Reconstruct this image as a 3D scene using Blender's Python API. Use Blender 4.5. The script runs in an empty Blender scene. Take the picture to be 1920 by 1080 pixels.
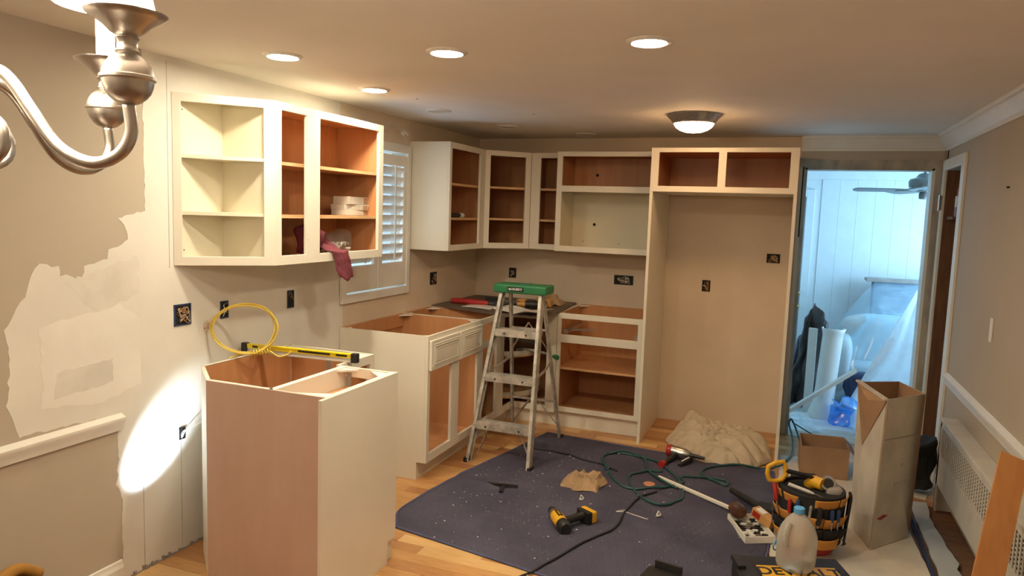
import bpy, bmesh, math, random
from mathutils import Vector, Matrix, noise, geometry
random.seed(7)
R = math.radians
scene = bpy.context.scene
C = scene.collection

# ------------------------------------------------------------------ camera
CAM = Vector((2.6304, -5.9119, 1.6641))
RT = Vector((0.931206, 0.362968, 0.033303)); UP = Vector((-0.068887, 0.085536, 0.993951)); FW = Vector((-0.357924, 0.927867, -0.104655))
cd = bpy.data.cameras.new('camera'); cam = bpy.data.objects.new('camera', cd); C.objects.link(cam)
cd.sensor_width = 36.0; cd.lens = 1347.0 / 1920 * 36; cd.clip_start = 0.05
cam.matrix_world = Matrix(((RT.x, UP.x, -FW.x, CAM.x), (RT.y, UP.y, -FW.y, CAM.y), (RT.z, UP.z, -FW.z, CAM.z), (0, 0, 0, 1)))
scene.camera = cam

# ------------------------------------------------------------------ world, daylight, exposure
scene.view_settings.view_transform = 'Standard'
scene.view_settings.look = 'None'
scene.view_settings.gamma = 1.0
scene.view_settings.use_curve_mapping = False
scene.view_settings.exposure = 0.33
wd = bpy.data.worlds.new('sky'); scene.world = wd; wd.use_nodes = True
wbg = wd.node_tree.nodes['Background']; wbg.inputs[0].default_value = (0.55, 0.78, 1.0, 1); wbg.inputs[1].default_value = 0.9

def area(name, loc, rot, sx, sy, power, col):
    l = bpy.data.lights.new(name, 'AREA'); l.shape = 'RECTANGLE'; l.size = sx; l.size_y = sy; l.energy = power; l.color = col
    o = bpy.data.objects.new(name, l); C.objects.link(o); o.location = loc; o.rotation_euler = rot
    return o
# daylight entering by the sunroom's window wall and by the kitchen window
area('sunroom_window_daylight', (4.52, 1.35, 1.3), (0, R(90), 0), 1.3, 2.2, 62, (0.36, 0.70, 1.0))
area('kitchen_window_daylight', (-0.55, -1.68, 1.10), (0, R(-125), 0), 0.8, 0.8, 14, (0.50, 0.74, 1.0))
LED_E, LED_C = 245.0, (1.0, 0.89, 0.67)
DOME_E, DOME_C = 38.0, (1.0, 0.60, 0.29)
SHADE_E, SHADE_C = 48.0, (1.0, 0.82, 0.62)
SPOT_W = 200.0

# ------------------------------------------------------------------ constants of the room
W = 3.609; H = 2.301; ZU = 1.370; ZT = 2.151; BH = 0.904; YEND = -7.4

# ------------------------------------------------------------------ materials
def nd(nt, t, **kw):
    n = nt.nodes.new(t)
    for k, v in kw.items(): setattr(n, k, v)
    return n
def newmat(name):
    m = bpy.data.materials.new(name); m.use_nodes = True
    return m, m.node_tree, m.node_tree.nodes['Principled BSDF']
def mix3(nt, fac, a, b):
    mx = nd(nt, 'ShaderNodeMix', data_type='RGBA')
    if hasattr(fac, 'node'): nt.links.new(fac, mx.inputs[0])
    else: mx.inputs[0].default_value = fac
    for s, v in ((mx.inputs[6], a), (mx.inputs[7], b)):
        if hasattr(v, 'node'): nt.links.new(v, s)
        else: s.default_value = (*v, 1)
    return mx.outputs[2]
def ramp(nt, src, p0, p1):
    r = nd(nt, 'ShaderNodeMapRange'); r.inputs[1].default_value = p0; r.inputs[2].default_value = p1
    nt.links.new(src, r.inputs[0]); return r.outputs[0]
def coords(nt, scale=(1, 1, 1), kind='Object'):
    tc = nd(nt, 'ShaderNodeTexCoord'); mp = nd(nt, 'ShaderNodeMapping'); mp.inputs['Scale'].default_value = scale
    nt.links.new(tc.outputs[kind], mp.inputs[0]); return mp.outputs[0]
def noise_tex(nt, co, scale, detail=4, rough=.55):
    n = nd(nt, 'ShaderNodeTexNoise'); n.inputs['Scale'].default_value = scale; n.inputs['Detail'].default_value = detail; n.inputs['Roughness'].default_value = rough
    nt.links.new(co, n.inputs['Vector']); return n.outputs['Fac']
def pm(name, col, rough=.5, metal=0., var=.08, scale=8., bump=0., bscale=60., spec=.5, trans=0., alpha=1., dark=None, stretch=(1, 1, 1), lo=.35, hi=.65):
    m, nt, b = newmat(name); co = coords(nt, stretch)
    d = dark if dark else tuple(c * (1 - var * 2.2) for c in col)
    c = mix3(nt, ramp(nt, noise_tex(nt, co, scale), lo, hi), d, tuple(min(1, x * (1 + var * .4)) for x in col))
    nt.links.new(c, b.inputs['Base Color'])
    b.inputs['Roughness'].default_value = rough; b.inputs['Metallic'].default_value = metal
    b.inputs['Specular IOR Level'].default_value = spec
    b.inputs['Transmission Weight'].default_value = trans; b.inputs['Alpha'].default_value = alpha
    if bump:
        bp = nd(nt, 'ShaderNodeBump'); bp.inputs['Strength'].default_value = bump; bp.inputs['Distance'].default_value = .004
        nt.links.new(noise_tex(nt, co, bscale), bp.inputs['Height']); nt.links.new(bp.outputs[0], b.inputs['Normal'])
    return m
def wood(name, c1, c2, grain=(3, 40, 40), rough=.45, scale=3., bump=.05, spec=.4):
    return pm(name, c2, rough, dark=c1, scale=scale, stretch=grain, bump=bump, bscale=12., lo=.3, hi=.7, spec=spec)
def emit(name, col, e):
    m, nt, b = newmat(name)
    b.inputs['Base Color'].default_value = (.8, .8, .8, 1); b.inputs['Emission Color'].default_value = (*col, 1); b.inputs['Emission Strength'].default_value = e
    return m
def plastic_film(name, tint=(.75, .88, 1.), a=.32, rough=.18):
    m, nt, b = newmat(name); out = nt.nodes['Material Output']
    g = nd(nt, 'ShaderNodeBsdfGlossy'); g.inputs['Roughness'].default_value = rough; g.inputs['Color'].default_value = (.9, .95, 1, 1)
    t = nd(nt, 'ShaderNodeBsdfTransparent'); t.inputs[0].default_value = (*[min(1, x + .08) for x in tint], 1)
    d = nd(nt, 'ShaderNodeBsdfDiffuse'); d.inputs[0].default_value = (*tint, 1)
    tl = nd(nt, 'ShaderNodeBsdfTranslucent'); tl.inputs[0].default_value = (*tint, 1)
    m0 = nd(nt, 'ShaderNodeMixShader'); m0.inputs[0].default_value = .5; nt.links.new(d.outputs[0], m0.inputs[1]); nt.links.new(tl.outputs[0], m0.inputs[2])
    m1 = nd(nt, 'ShaderNodeMixShader'); m1.inputs[0].default_value = .35; nt.links.new(m0.outputs[0], m1.inputs[1]); nt.links.new(g.outputs[0], m1.inputs[2])
    m2 = nd(nt, 'ShaderNodeMixShader')
    co = coords(nt, (1, 1, 1)); nt.links.new(ramp(nt, noise_tex(nt, co, 9.), .3, .75), m2.inputs[0])
    mr = nd(nt, 'ShaderNodeMapRange'); mr.inputs[3].default_value = a * .5; mr.inputs[4].default_value = min(1, a * 1.6)
    nt.links.new(noise_tex(nt, co, 7.), mr.inputs[0]); nt.links.new(mr.outputs[0], m2.inputs[0])
    nt.links.new(t.outputs[0], m2.inputs[1]); nt.links.new(m1.outputs[0], m2.inputs[2]); nt.links.new(m2.outputs[0], out.inputs[0])
    return m

M = {}
M['beige'] = pm('beige_wall_paint', (.47, .405, .315), .75, var=.02, scale=2, bump=.05, bscale=90)
M['plaster'] = pm('joint_compound', (.77, .735, .66), .85, var=.045, scale=2.2, bump=.12, bscale=25)
M['plaster2'] = pm('second_coat_compound', (.80, .77, .70), .85, var=.03, scale=5, bump=.1, bscale=30)
M['plaster3'] = pm('thin_grey_compound', (.715, .68, .61), .85, var=.05, scale=6, bump=.1, bscale=30)
M['drywall'] = pm('primed_drywall', (.74, .615, .47), .8, var=.04, scale=1.6, bump=.06, bscale=40)
M['ceil'] = pm('ceiling_paint', (.87, .81, .73), .8, var=.02, scale=2., bump=.04, bscale=60)
M['trim'] = pm('white_trim_paint', (.80, .77, .70), .4, var=.03, scale=6)
M['rawtrim'] = pm('bare_door_casing', (.44, .39, .31), .7, var=.14, scale=14, bump=.2, stretch=(1, 1, .3))
M['cab'] = pm('cream_cabinet_paint', (.80, .75, .635), .38, var=.02, scale=3)
M['cabin'] = pm('cream_cabinet_interior', (.78, .72, .56), .45, var=.02, scale=3)
M['maple'] = wood('maple_interior', (.50, .235, .10), (.57, .28, .125), (10, 10, 1.2), .40, scale=2., bump=.02)
M['mapleedge'] = wood('maple_shelf_edge', (.62, .36, .17), (.72, .45, .23), (3, 30, 30), .45)
M['ply'] = wood('pinkish_plywood', (.56, .385, .30), (.63, .455, .365), (3.5, 3.5, .9), .36, scale=1.5, bump=.02)
M['edge'] = pm('white_panel_edge', (.88, .84, .74), .5, var=.02)
M['black'] = pm('black_plastic', (.018, .017, .018), .45, var=.2)
M['blackcloth'] = pm('black_nylon', (.016, .015, .016), .85, var=.2, bump=.3, bscale=200)
M['yellow'] = pm('yellow_plastic', (.78, .42, .02), .42, var=.05)
M['levely'] = pm('level_yellow', (.92, .74, .02), .35, var=.03)
M['orangec'] = pm('orange_nylon', (.62, .27, .045), .75, var=.08, bump=.2, bscale=150)
M['levelg'] = pm('level_grey', (.58, .53, .46), .45, var=.04)
M['bagfilm'] = plastic_film('thin_clear_bag', (.8, .8, .78), .14)
M['alu'] = pm('worn_aluminium', (.62, .57, .50), .45, metal=.35, var=.18, scale=18, bump=.1)
M['steel'] = pm('steel', (.55, .54, .52), .3, metal=1., var=.05)
M['nickel'] = pm('brushed_nickel', (.62, .59, .54), .33, metal=1., var=.06, scale=40)
M['green'] = pm('green_plastic', (.025, .20, .075), .4, var=.06)
M['white'] = pm('white_plastic', (.82, .80, .76), .4, var=.02)
M['red'] = pm('red_plastic', (.42, .025, .025), .4, var=.08)
M['redcloth'] = pm('maroon_cloth', (.19, .035, .05), .9, var=.15, scale=14, bump=.3, bscale=120)
M['blue'] = pm('blue_box_plastic', (.025, .06, .16), .5, var=.1)
M['bluecap'] = pm('light_blue_plastic', (.10, .38, .72), .4, var=.03)
M['copper'] = pm('copper_wire', (.6, .35, .15), .4, metal=.8, var=.05)
M['whitewire'] = pm('white_wire', (.70, .66, .58), .5, var=.05)
M['romex'] = pm('yellow_cable', (.80, .60, .10), .45, var=.05)
M['card'] = pm('cardboard', (.38, .225, .125), .85, var=.08, scale=6, bump=.08, bscale=80)
M['cardwhite'] = pm('white_faced_cardboard', (.58, .53, .45), .8, var=.10, scale=5, bump=.05, bscale=40)
M['kraft'] = pm('kraft_paper', (.42, .275, .15), .8, var=.12, scale=12, bump=.3, bscale=40)
M['canvas'] = pm('canvas_drop_cloth', (.56, .46, .33), .9, var=.07, scale=6, bump=.2, bscale=140)
M['hose'] = pm('green_air_hose', (.02, .085, .085), .4, var=.08)
M['rubber'] = pm('black_rubber', (.012, .012, .013), .6, var=.1)
M['paper'] = pm('white_floor_paper', (.66, .61, .52), .75, var=.05, scale=4, bump=.1, bscale=14)
M['paperblue'] = pm('grey_white_board', (.56, .57, .56), .7, var=.06, scale=4)
M['osb'] = wood('orange_plywood_board', (.50, .215, .065), (.58, .27, .09), (10, 10, 2), .6)
M['subfloor'] = wood('bare_brown_floor', (.16, .075, .035), (.27, .13, .06), (3, 20, 20), .6)
M['pantry'] = wood('brown_pantry_panel', (.13, .058, .028), (.19, .09, .042), (14, 14, 2), .6)
M['sunwall'] = pm('sunroom_white_paint', (.76, .78, .78), .6, var=.02)
M['sunfloor'] = pm('sunroom_floor', (.60, .62, .62), .6, var=.06)
M['film'] = plastic_film('clear_plastic_sheet')
M['film2'] = plastic_film('milky_plastic_sheet', (.88, .94, .98), 1.0, .3)
M['bluefilm'] = plastic_film('blue_plastic_bag', (.16, .55, 1.0), .5)
M['tarp'] = pm('dark_brown_tarp', (.11, .09, .085), .6, var=.2, scale=8, bump=.2)
M['darkblue'] = pm('dark_blue_bag', (.02, .03, .10), .25, var=.2, scale=6, bump=.3, bscale=20)
M['sofa'] = pm('pale_sofa_fabric', (.62, .65, .66), .9, var=.06, bump=.2)
M['fanm'] = pm('dark_fan_metal', (.20, .20, .19), .35, metal=.5, var=.1)
M['fan'] = pm('fan_blade_grey', (.15, .165, .17), .45, var=.05)
M['boardgrey'] = pm('grey_brown_board', (.34, .29, .26), .6, var=.08)
M['brown'] = pm('brown_leather', (.13, .05, .025), .5, var=.25, scale=18)
M['amber'] = pm('amber_carton', (.58, .30, .09), .6, var=.05)
M['led'] = emit('led_lens', LED_C, LED_E)
M['dome'] = emit('dome_glass', DOME_C, DOME_E)
M['shade'] = emit('lit_glass_shade', SHADE_C, SHADE_E)
M['deadled'] = pm('unlit_light_cover', (.62, .55, .46), .6, var=.03)
M['dark'] = pm('dark_cavity', (.02, .018, .016), .9, var=.1)
M['seam'] = pm('seam_line', (.46, .42, .36), .9, var=.2)  # plain darker tone of the drywall joint lines
M['terracotta'] = pm('orange_disc', (.62, .27, .15), .6, var=.05)
M['mauve'] = pm('mauve_carton', (.36, .25, .30), .6, var=.05)
def jugmat():
    m, nt, b = newmat('milky_jug_plastic'); b.inputs['Base Color'].default_value = (.84, .84, .78, 1); b.inputs['Roughness'].default_value = .35
    b.inputs['Transmission Weight'].default_value = .68; b.inputs['IOR'].default_value = 1.12; b.inputs['Roughness'].default_value = .28
    return m
M['jug'] = jugmat()
def glassmat():
    m, nt, b = newmat('window_glass'); out = nt.nodes['Material Output']
    t = nd(nt, 'ShaderNodeBsdfTransparent'); g = nd(nt, 'ShaderNodeBsdfGlossy'); g.inputs['Roughness'].default_value = .02
    x = nd(nt, 'ShaderNodeMixShader'); x.inputs[0].default_value = .06
    nt.links.new(t.outputs[0], x.inputs[1]); nt.links.new(g.outputs[0], x.inputs[2]); nt.links.new(x.outputs[0], out.inputs[0]); return m
M['glass'] = glassmat()
def plankmat(i, c1, c2):
    return wood('oak_plank_tone_%d' % i, c1, c2, (2.2, 26, 26), .32, scale=4., bump=.03)
PL = [plankmat(0, (.40, .19, .07), (.52, .27, .105)), plankmat(1, (.50, .26, .095), (.60, .34, .135)), plankmat(2, (.34, .145, .055), (.44, .21, .08)),
      plankmat(3, (.62, .38, .155), (.72, .47, .21)), plankmat(4, (.44, .205, .075), (.56, .29, .11))]
def padmat():
    m, nt, b = newmat('quilted_moving_blanket'); co = coords(nt, (1, 1, 1), 'UV')
    base = mix3(nt, ramp(nt, noise_tex(nt, co, 5.), .35, .65), (.058, .054, .085), (.088, .082, .122))
    # rows of zigzag stitching: a wave along one axis, bent by a second wave
    sx = nd(nt, 'ShaderNodeSeparateXYZ'); nt.links.new(co, sx.inputs[0])
    def math_(op, a, bb=None):
        n = nd(nt, 'ShaderNodeMath', operation=op)
        for i, v in enumerate((a, bb)):
            if v is None: continue
            if hasattr(v, 'node'): nt.links.new(v, n.inputs[i])
            else: n.inputs[i].default_value = v
        return n.outputs[0]
    pp = math_('PINGPONG', math_('MULTIPLY', sx.outputs[0], 44.), .5)
    ph = math_('ADD', math_('MULTIPLY', sx.outputs[1], 24.), math_('MULTIPLY', pp, 1.1))
    row = math_('ABSOLUTE', math_('SUBTRACT', math_('FRACT', ph), .5))
    line = ramp(nt, row, .035, .012)
    gate = ramp(nt, noise_tex(nt, co, 7., 2), .50, .62)
    fleck = math_('MULTIPLY', math_('MULTIPLY', line, gate), .45)
    c = mix3(nt, fleck, base, (.30, .29, .34))
    nt.links.new(c, b.inputs['Base Color']); b.inputs['Roughness'].default_value = .82; b.inputs['Specular IOR Level'].default_value = .25
    bp = nd(nt, 'ShaderNodeBump'); bp.inputs['Strength'].default_value = .4; bp.inputs['Distance'].default_value = .004
    nt.links.new(ramp(nt, row, 0., .14), bp.inputs['Height']); nt.links.new(bp.outputs[0], b.inputs['Normal'])
    return m
M['pad'] = padmat()
M['padedge'] = pm('blue_binding_tape', (.085, .095, .19), .8, var=.1)

# ------------------------------------------------------------------ building helpers
def nvec(p): return Vector((noise.noise(p), noise.noise(p + Vector((9.3, 4.1, 7.7))), noise.noise(p + Vector((-5.2, 12.6, 3.4)))))
ROOT = {}
def rootmat(o):
    while o is not None:
        if o in ROOT: return ROOT[o]
        o = o.parent
    return Matrix()
def thing(name, label, cat, loc=(0, 0, 0), rz=0., group=None):
    o = bpy.data.objects.new(name, None); C.objects.link(o); o.empty_display_size = .05
    o.location = loc; o.rotation_euler = (0, 0, rz); ROOT[o] = Matrix.Translation(loc) @ Matrix.Rotation(rz, 4, 'Z')
    return tag(o, label, cat, group)
def tag(o, label, cat, group=None):
    o['label'] = label; o['category'] = cat
    if group: o['group'] = group
    return o
def struct(o): o['kind'] = 'structure'; return o
def smoothpath(pts, n=8, closed=False):
    P = [Vector(p) for p in pts]; out = []; k = len(P)
    rng = range(k) if closed else range(k - 1)
    for i in rng:
        p0 = P[(i - 1) % k] if closed or i > 0 else P[i] * 2 - P[i + 1]
        p1 = P[i]; p2 = P[(i + 1) % k]
        p3 = P[(i + 2) % k] if closed or i + 2 < k else p2 * 2 - p1
        for j in range(n):
            t = j / n
            out.append(.5 * ((2 * p1) + (p2 - p0) * t + (2 * p0 - 5 * p1 + 4 * p2 - p3) * t * t + (3 * p1 - p0 - 3 * p2 + p3) * t ** 3))
    if not closed: out.append(P[-1])
    return out
class MB:
    def __init__(s): s.v = []; s.f = []; s.uv = None
    def add(s, vs, fs, m=None):
        b = len(s.v); s.v += [(m @ Vector(v)) if m else Vector(v) for v in vs]; s.f += [tuple(b + i for i in f) for f in fs]; return s
    def box(s, x0, x1, y0, y1, z0, z1, m=None):
        x0, x1 = min(x0, x1), max(x0, x1); y0, y1 = min(y0, y1), max(y0, y1); z0, z1 = min(z0, z1), max(z0, z1)
        return s.add([(x0, y0, z0), (x1, y0, z0), (x1, y1, z0), (x0, y1, z0), (x0, y0, z1), (x1, y0, z1), (x1, y1, z1), (x0, y1, z1)],
                     [(0, 3, 2, 1), (4, 5, 6, 7), (0, 1, 5, 4), (1, 2, 6, 5), (2, 3, 7, 6), (3, 0, 4, 7)], m)
    def bar(s, a, b, w, h, up=(0, 0, 1)):
        a, b = Vector(a), Vector(b); d = b - a; L = d.length; d.normalize(); u = Vector(up)
        if abs(d.dot(u)) > .95: u = Vector((0, 1, 0))
        x = d.cross(u).normalized(); z = x.cross(d)
        m = Matrix(((x.x, d.x, z.x, a.x), (x.y, d.y, z.y, a.y), (x.z, d.z, z.z, a.z), (0, 0, 0, 1)))
        return s.box(-w / 2, w / 2, 0, L, -h / 2, h / 2, m)
    def prism(s, poly, z0, z1, m=None):
        n = len(poly); ar = sum(poly[i][0] * poly[(i + 1) % n][1] - poly[(i + 1) % n][0] * poly[i][1] for i in range(n))
        if ar < 0: poly = poly[::-1]
        vs = [(x, y, z0) for x, y in poly] + [(x, y, z1) for x, y in poly]
        fs = [tuple(range(n))[::-1], tuple(range(n, 2 * n))] + [(i, (i + 1) % n, n + (i + 1) % n, n + i) for i in range(n)]
        return s.add(vs, fs, m)
    def tube(s, pts, r, seg=8, closed=False, smooth=0):
        P = smoothpath(pts, smooth, closed) if smooth else [Vector(p) for p in pts]
        n = len(P); rs = r if isinstance(r, (list, tuple)) else [r] * n
        if len(rs) != n: rs = [rs[min(len(rs) - 1, int(i * len(rs) / n))] for i in range(n)]
        b = len(s.v); prev = None
        for i in range(n):
            t = (P[(i + 1) % n] - P[i - 1]) if closed else (P[min(i + 1, n - 1)] - P[max(i - 1, 0)])
            t = t.normalized() if t.length > 1e-9 else Vector((0, 0, 1))
            if prev is None: prev = t.orthogonal().normalized()
            prev = (prev - t * prev.dot(t)); prev = prev.normalized() if prev.length > 1e-6 else t.orthogonal().normalized()
            q = t.cross(prev)
            for k in range(seg):
                a = 2 * math.pi * k / seg; s.v.append(P[i] + (prev * math.cos(a) + q * math.sin(a)) * rs[i])
        for i in range(n if closed else n - 1):
            j = (i + 1) % n
            for k in range(seg): s.f.append((b + i * seg + k, b + i * seg + (k + 1) % seg, b + j * seg + (k + 1) % seg, b + j * seg + k))
        if not closed:
            s.f.append(tuple(b + k for k in range(seg))[::-1]); s.f.append(tuple(b + (n - 1) * seg + k for k in range(seg)))
        return s
    def lathe(s, prof, seg=24, m=None, cap=True):
        b = []; n = len(prof); vs = []; fs = []
        for r, z in prof:
            for k in range(seg):
                a = 2 * math.pi * k / seg; vs.append((r * math.cos(a), r * math.sin(a), z))
        for i in range(n - 1):
            for k in range(seg): fs.append((i * seg + k, i * seg + (k + 1) % seg, (i + 1) * seg + (k + 1) % seg, (i + 1) * seg + k))
        if cap:
            fs.append(tuple(range(seg))[::-1]); fs.append(tuple((n - 1) * seg + k for k in range(seg)))
        return s.add(vs, fs, m)
    def cyl(s, a, b, r, seg=16, r2=None): return s.tube([a, b], [r, r if r2 is None else r2], seg)
    def grid(s, nu, nv, f):
        b = len(s.v)
        for j in range(nv + 1):
            for i in range(nu + 1): s.v.append(Vector(f(i / nu, j / nv)))
        for j in range(nv):
            for i in range(nu):
                a = b + j * (nu + 1) + i; s.f.append((a, a + 1, a + nu + 2, a + nu + 1))
        s.uv = (nu, nv); return s
    def build(s, name, mat, parent=None, smooth=False, bevel=0., local=False, solid=0., seg=2):
        inv = Matrix() if local else rootmat(parent).inverted()
        me = bpy.data.meshes.new(name); me.from_pydata([inv @ v for v in s.v], [], s.f); me.update()
        if s.uv:
            nu, nv = s.uv; uv = me.uv_layers.new(name='uv')
            for lp in me.loops:
                i = lp.vertex_index; uv.data[lp.index].uv = ((i % (nu + 1)) / nu, (i // (nu + 1)) / nv)
        bm = bmesh.new(); bm.from_mesh(me); bmesh.ops.recalc_face_normals(bm, faces=bm.faces); bm.to_mesh(me); bm.free()
        me.materials.append(M[mat] if isinstance(mat, str) else mat)
        o = bpy.data.objects.new(name, me); C.objects.link(o); o.parent = parent
        if smooth:
            for p in me.polygons: p.use_smooth = True
            if smooth != 'all':
                try: me.set_sharp_from_angle(angle=R(40))
                except Exception: pass
        if solid:
            md = o.modifiers.new('thickness', 'SOLIDIFY'); md.thickness = solid; md.offset = 0
        if bevel:
            md = o.modifiers.new('bevel', 'BEVEL'); md.width = bevel; md.segments = seg; md.limit_method = 'ANGLE'; md.angle_limit = R(40)
        return o
def one(mb, name, mat, label, cat, base, group=None, **kw):
    """a thing that is a single mesh, its origin at its base"""
    o = mb.build(name, mat, None, local=True, **kw); b = Vector(base)
    for v in o.data.vertices: v.co -= b
    o.location = b; ROOT[o] = Matrix.Translation(b)
    return tag(o, label, cat, group)
def copytree(o, loc, rz, label=None):
    c = o.copy(); C.objects.link(c); c.location = loc; c.rotation_euler = (0, 0, rz)
    if label: c['label'] = label
    for ch in list(o.children):
        k = ch.copy(); C.objects.link(k); k.parent = c
        for g in list(ch.children):
            q = g.copy(); C.objects.link(q); q.parent = k
    return c
def text_obj(txt, name, mat, parent, m, size, extrude=.0008, sx=1., bold=0.):
    cu = bpy.data.curves.new(name, 'FONT'); cu.body = txt; cu.size = size; cu.extrude = extrude; cu.align_x = 'CENTER'; cu.align_y = 'CENTER'; cu.offset = bold
    to = bpy.data.objects.new(name + '_curve', cu); C.objects.link(to)
    dg = bpy.context.evaluated_depsgraph_get(); me = bpy.data.meshes.new_from_object(to.evaluated_get(dg))
    bpy.data.objects.remove(to); bpy.data.curves.remove(cu)
    mm = rootmat(parent).inverted() @ m @ Matrix.Diagonal((sx, 1, 1, 1)); me.transform(mm); me.materials.clear(); me.materials.append(M[mat])
    o = bpy.data.objects.new(name, me); C.objects.link(o); o.parent = parent; return o
def frame_m(o, x, y):  # matrix from origin, local x, local y
    x = Vector(x).normalized(); y = Vector(y); y = (y - x * y.dot(x)).normalized(); z = x.cross(y); o = Vector(o)
    return Matrix(((x.x, y.x, z.x, o.x), (x.y, y.y, z.y, o.y), (x.z, y.z, z.z, o.z), (0, 0, 0, 1)))

def frame_mb(w, h, ops, t=.019, z0=0.):
    """face frame in the local xz plane, front at y=0, thickness into +y, with rectangular openings"""
    xs = sorted(set([0, w] + [v for o in ops for v in o[:2]])); zs = sorted(set([z0, h] + [v for o in ops for v in o[2:]]))
    mb = MB(); b = MB(); idx = {}
    def vid(i, j, k):
        if (i, j, k) not in idx: idx[(i, j, k)] = len(mb.v); mb.v.append(Vector((xs[i], t * k, zs[j])))
        return idx[(i, j, k)]
    def solid(i, j):
        if i < 0 or j < 0 or i >= len(xs) - 1 or j >= len(zs) - 1: return False
        cx, cz = (xs[i] + xs[i + 1]) / 2, (zs[j] + zs[j + 1]) / 2
        return not any(o[0] < cx < o[1] and o[2] < cz < o[3] for o in ops)
    for i in range(len(xs) - 1):
        for j in range(len(zs) - 1):
            if not solid(i, j): continue
            for k in (0, 1): mb.f.append((vid(i, j, k), vid(i + 1, j, k), vid(i + 1, j + 1, k), vid(i, j + 1, k)))
            for di, dj, e in ((-1, 0, ((i, j), (i, j + 1))), (1, 0, ((i + 1, j), (i + 1, j + 1))), (0, -1, ((i, j), (i + 1, j))), (0, 1, ((i, j + 1), (i + 1, j + 1)))):
                if not solid(i + di, j + dj): mb.f.append((vid(*e[0], 0), vid(*e[1], 0), vid(*e[1], 1), vid(*e[0], 1)))
    return mb
def xframe(y0, y1, z0, z1, ops, x, t):
    """frame standing against a wall of constant x, front face at x, openings in world y, z"""
    mb = frame_mb(y1 - y0, z1 - z0, [(a - y0, b - y0, c - z0, d - z0) for a, b, c, d in ops], t); m = Matrix(((0, -1, 0, x), (1, 0, 0, y0), (0, 0, 1, z0), (0, 0, 0, 1))); mb.v = [m @ v for v in mb.v]; return mb

# ================================================================== ROOM SHELL
floor = struct(MB().box(-.12, W + .12, YEND, .12, -.10, -.012).build('floor', 'subfloor'))
# oak planks laid along x: real boards with hairline joints, where the floor shows
PW = .083; npl = 0
meshes = {}
def plank_mesh(L, mi):
    k = (L, mi)
    if k not in meshes:
        o = MB().box(0, L, 0, PW - .0012, -.012, 0).build('floor_plank', PL[mi], floor, local=True); meshes[k] = o.data; C.objects.unlink(o); bpy.data.objects.remove(o)
    return meshes[k]
rp = random.Random(3)
LENS = (.28, .36, .46, .58, .72)
row = 0; y = -4.20
while y < .0:
    x = -.0; xe = W - .01 if y > -1.15 else (1.35 if y > -2.2 else 2.05)
    x = -rp.random() * .3
    while x < xe:
        L = rp.choice(LENS); a = max(x, 0.0)
        if x < 0: x0, Lx = 0.0, None
        L2 = L
        if x + L <= .02: x += L; continue
        me = plank_mesh(L2, rp.choice((0, 1, 1, 2, 3, 4, 4)))
        o = bpy.data.objects.new('floor_plank', me); C.objects.link(o); o.parent = floor
        o.location = (x, y, random.uniform(-.0006, .0004)); npl += 1
        x += L + .001
    y += PW; row += 1
    if npl > 285: break

ceiling = struct(MB().box(-.12, W + .12, YEND, .12, H, H + .1).build('ceiling', 'ceil'))
WY0, WY1, WZ0, WZ1 = -2.07, -1.30, 1.10, 2.06      # kitchen window opening
wl = MB(); T = .12
wl.box(-T, 0, YEND, WY0, 0, H).box(-T, 0, WY1, 0, 0, H).box(-T, 0, WY0, WY1, 0, WZ0).box(-T, 0, WY0, WY1, WZ1, H)
wall_left = struct(wl.build('wall_left', 'beige'))
DX0, DX1, DZ1 = 2.690, 3.545, 2.072
wb = MB()
wb.box(-T, DX0, 0, T, 0, H).box(DX1, W + T, 0, T, 0, H).box(DX0, DX1, 0, T, DZ1, H)
wall_back = struct(wb.build('wall_back', 'drywall'))
RY0, RY1, RZ1 = -.625, -.095, 2.055               # pantry doorway in the right wall
wr = MB()
wr.box(W, W + T, YEND, RY0, 0, H).box(W, W + T, RY1, 0, 0, H).box(W, W + T, RY0, RY1, RZ1, H)
wall_right = struct(wr.build('wall_right', 'beige'))
wall_front = struct(MB().box(-T, W + T, YEND - T, YEND, 0, H).build('wall_front', 'beige'))

# joint compound on the left wall: real thin coats with their own ragged outlines
def ragged(poly, amp=.006, step=.02, seed=0):
    out = []; n = len(poly)
    for i in range(n):
        a = Vector((*poly[i], 0)); b = Vector((*poly[(i + 1) % n], 0)); k = max(1, int((b - a).length / step))
        for j in range(k):
            p = a.lerp(b, j / k); d = nvec(Vector((p.x * 30 + seed, p.y * 30, seed)))
            out.append((p.x + d.x * amp, p.y + d.y * amp))
    return out
MX = Matrix(((0, 0, 1, 0), (1, 0, 0, 0), (0, 1, 0, 0), (0, 0, 0, 1)))    # (y,z,thick) -> world on the x=0 wall
def wallpatch(poly, t, mat, name, holes=None, seed=0, amp=.006):
    bm = bmesh.new(); me = bpy.data.meshes.new(name)
    pts = ragged(poly, amp, .02, seed)
    n_ = len(pts); cv, ce, cf, *_r = geometry.delaunay_2d_cdt([Vector(p) for p in pts], [(i, (i + 1) % n_) for i in range(n_)], [], 1, 1e-6)
    vs = [bm.verts.new(MX @ Vector((p[0], p[1], t))) for p in cv]
    for f in cf: bm.faces.new([vs[i] for i in f])
    vt = [bm.verts.new(MX @ Vector((p[0], p[1], t))) for p in pts]; vb = [bm.verts.new(MX @ Vector((p[0], p[1], 0))) for p in pts]
    for i in range(n_): bm.faces.new((vt[i], vt[(i + 1) % n_], vb[(i + 1) % n_], vb[i]))
    bm.to_mesh(me); bm.free()
    me.materials.append(M[mat]); o = bpy.data.objects.new(name, me); C.objects.link(o); o.parent = wall_left; return o
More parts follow.
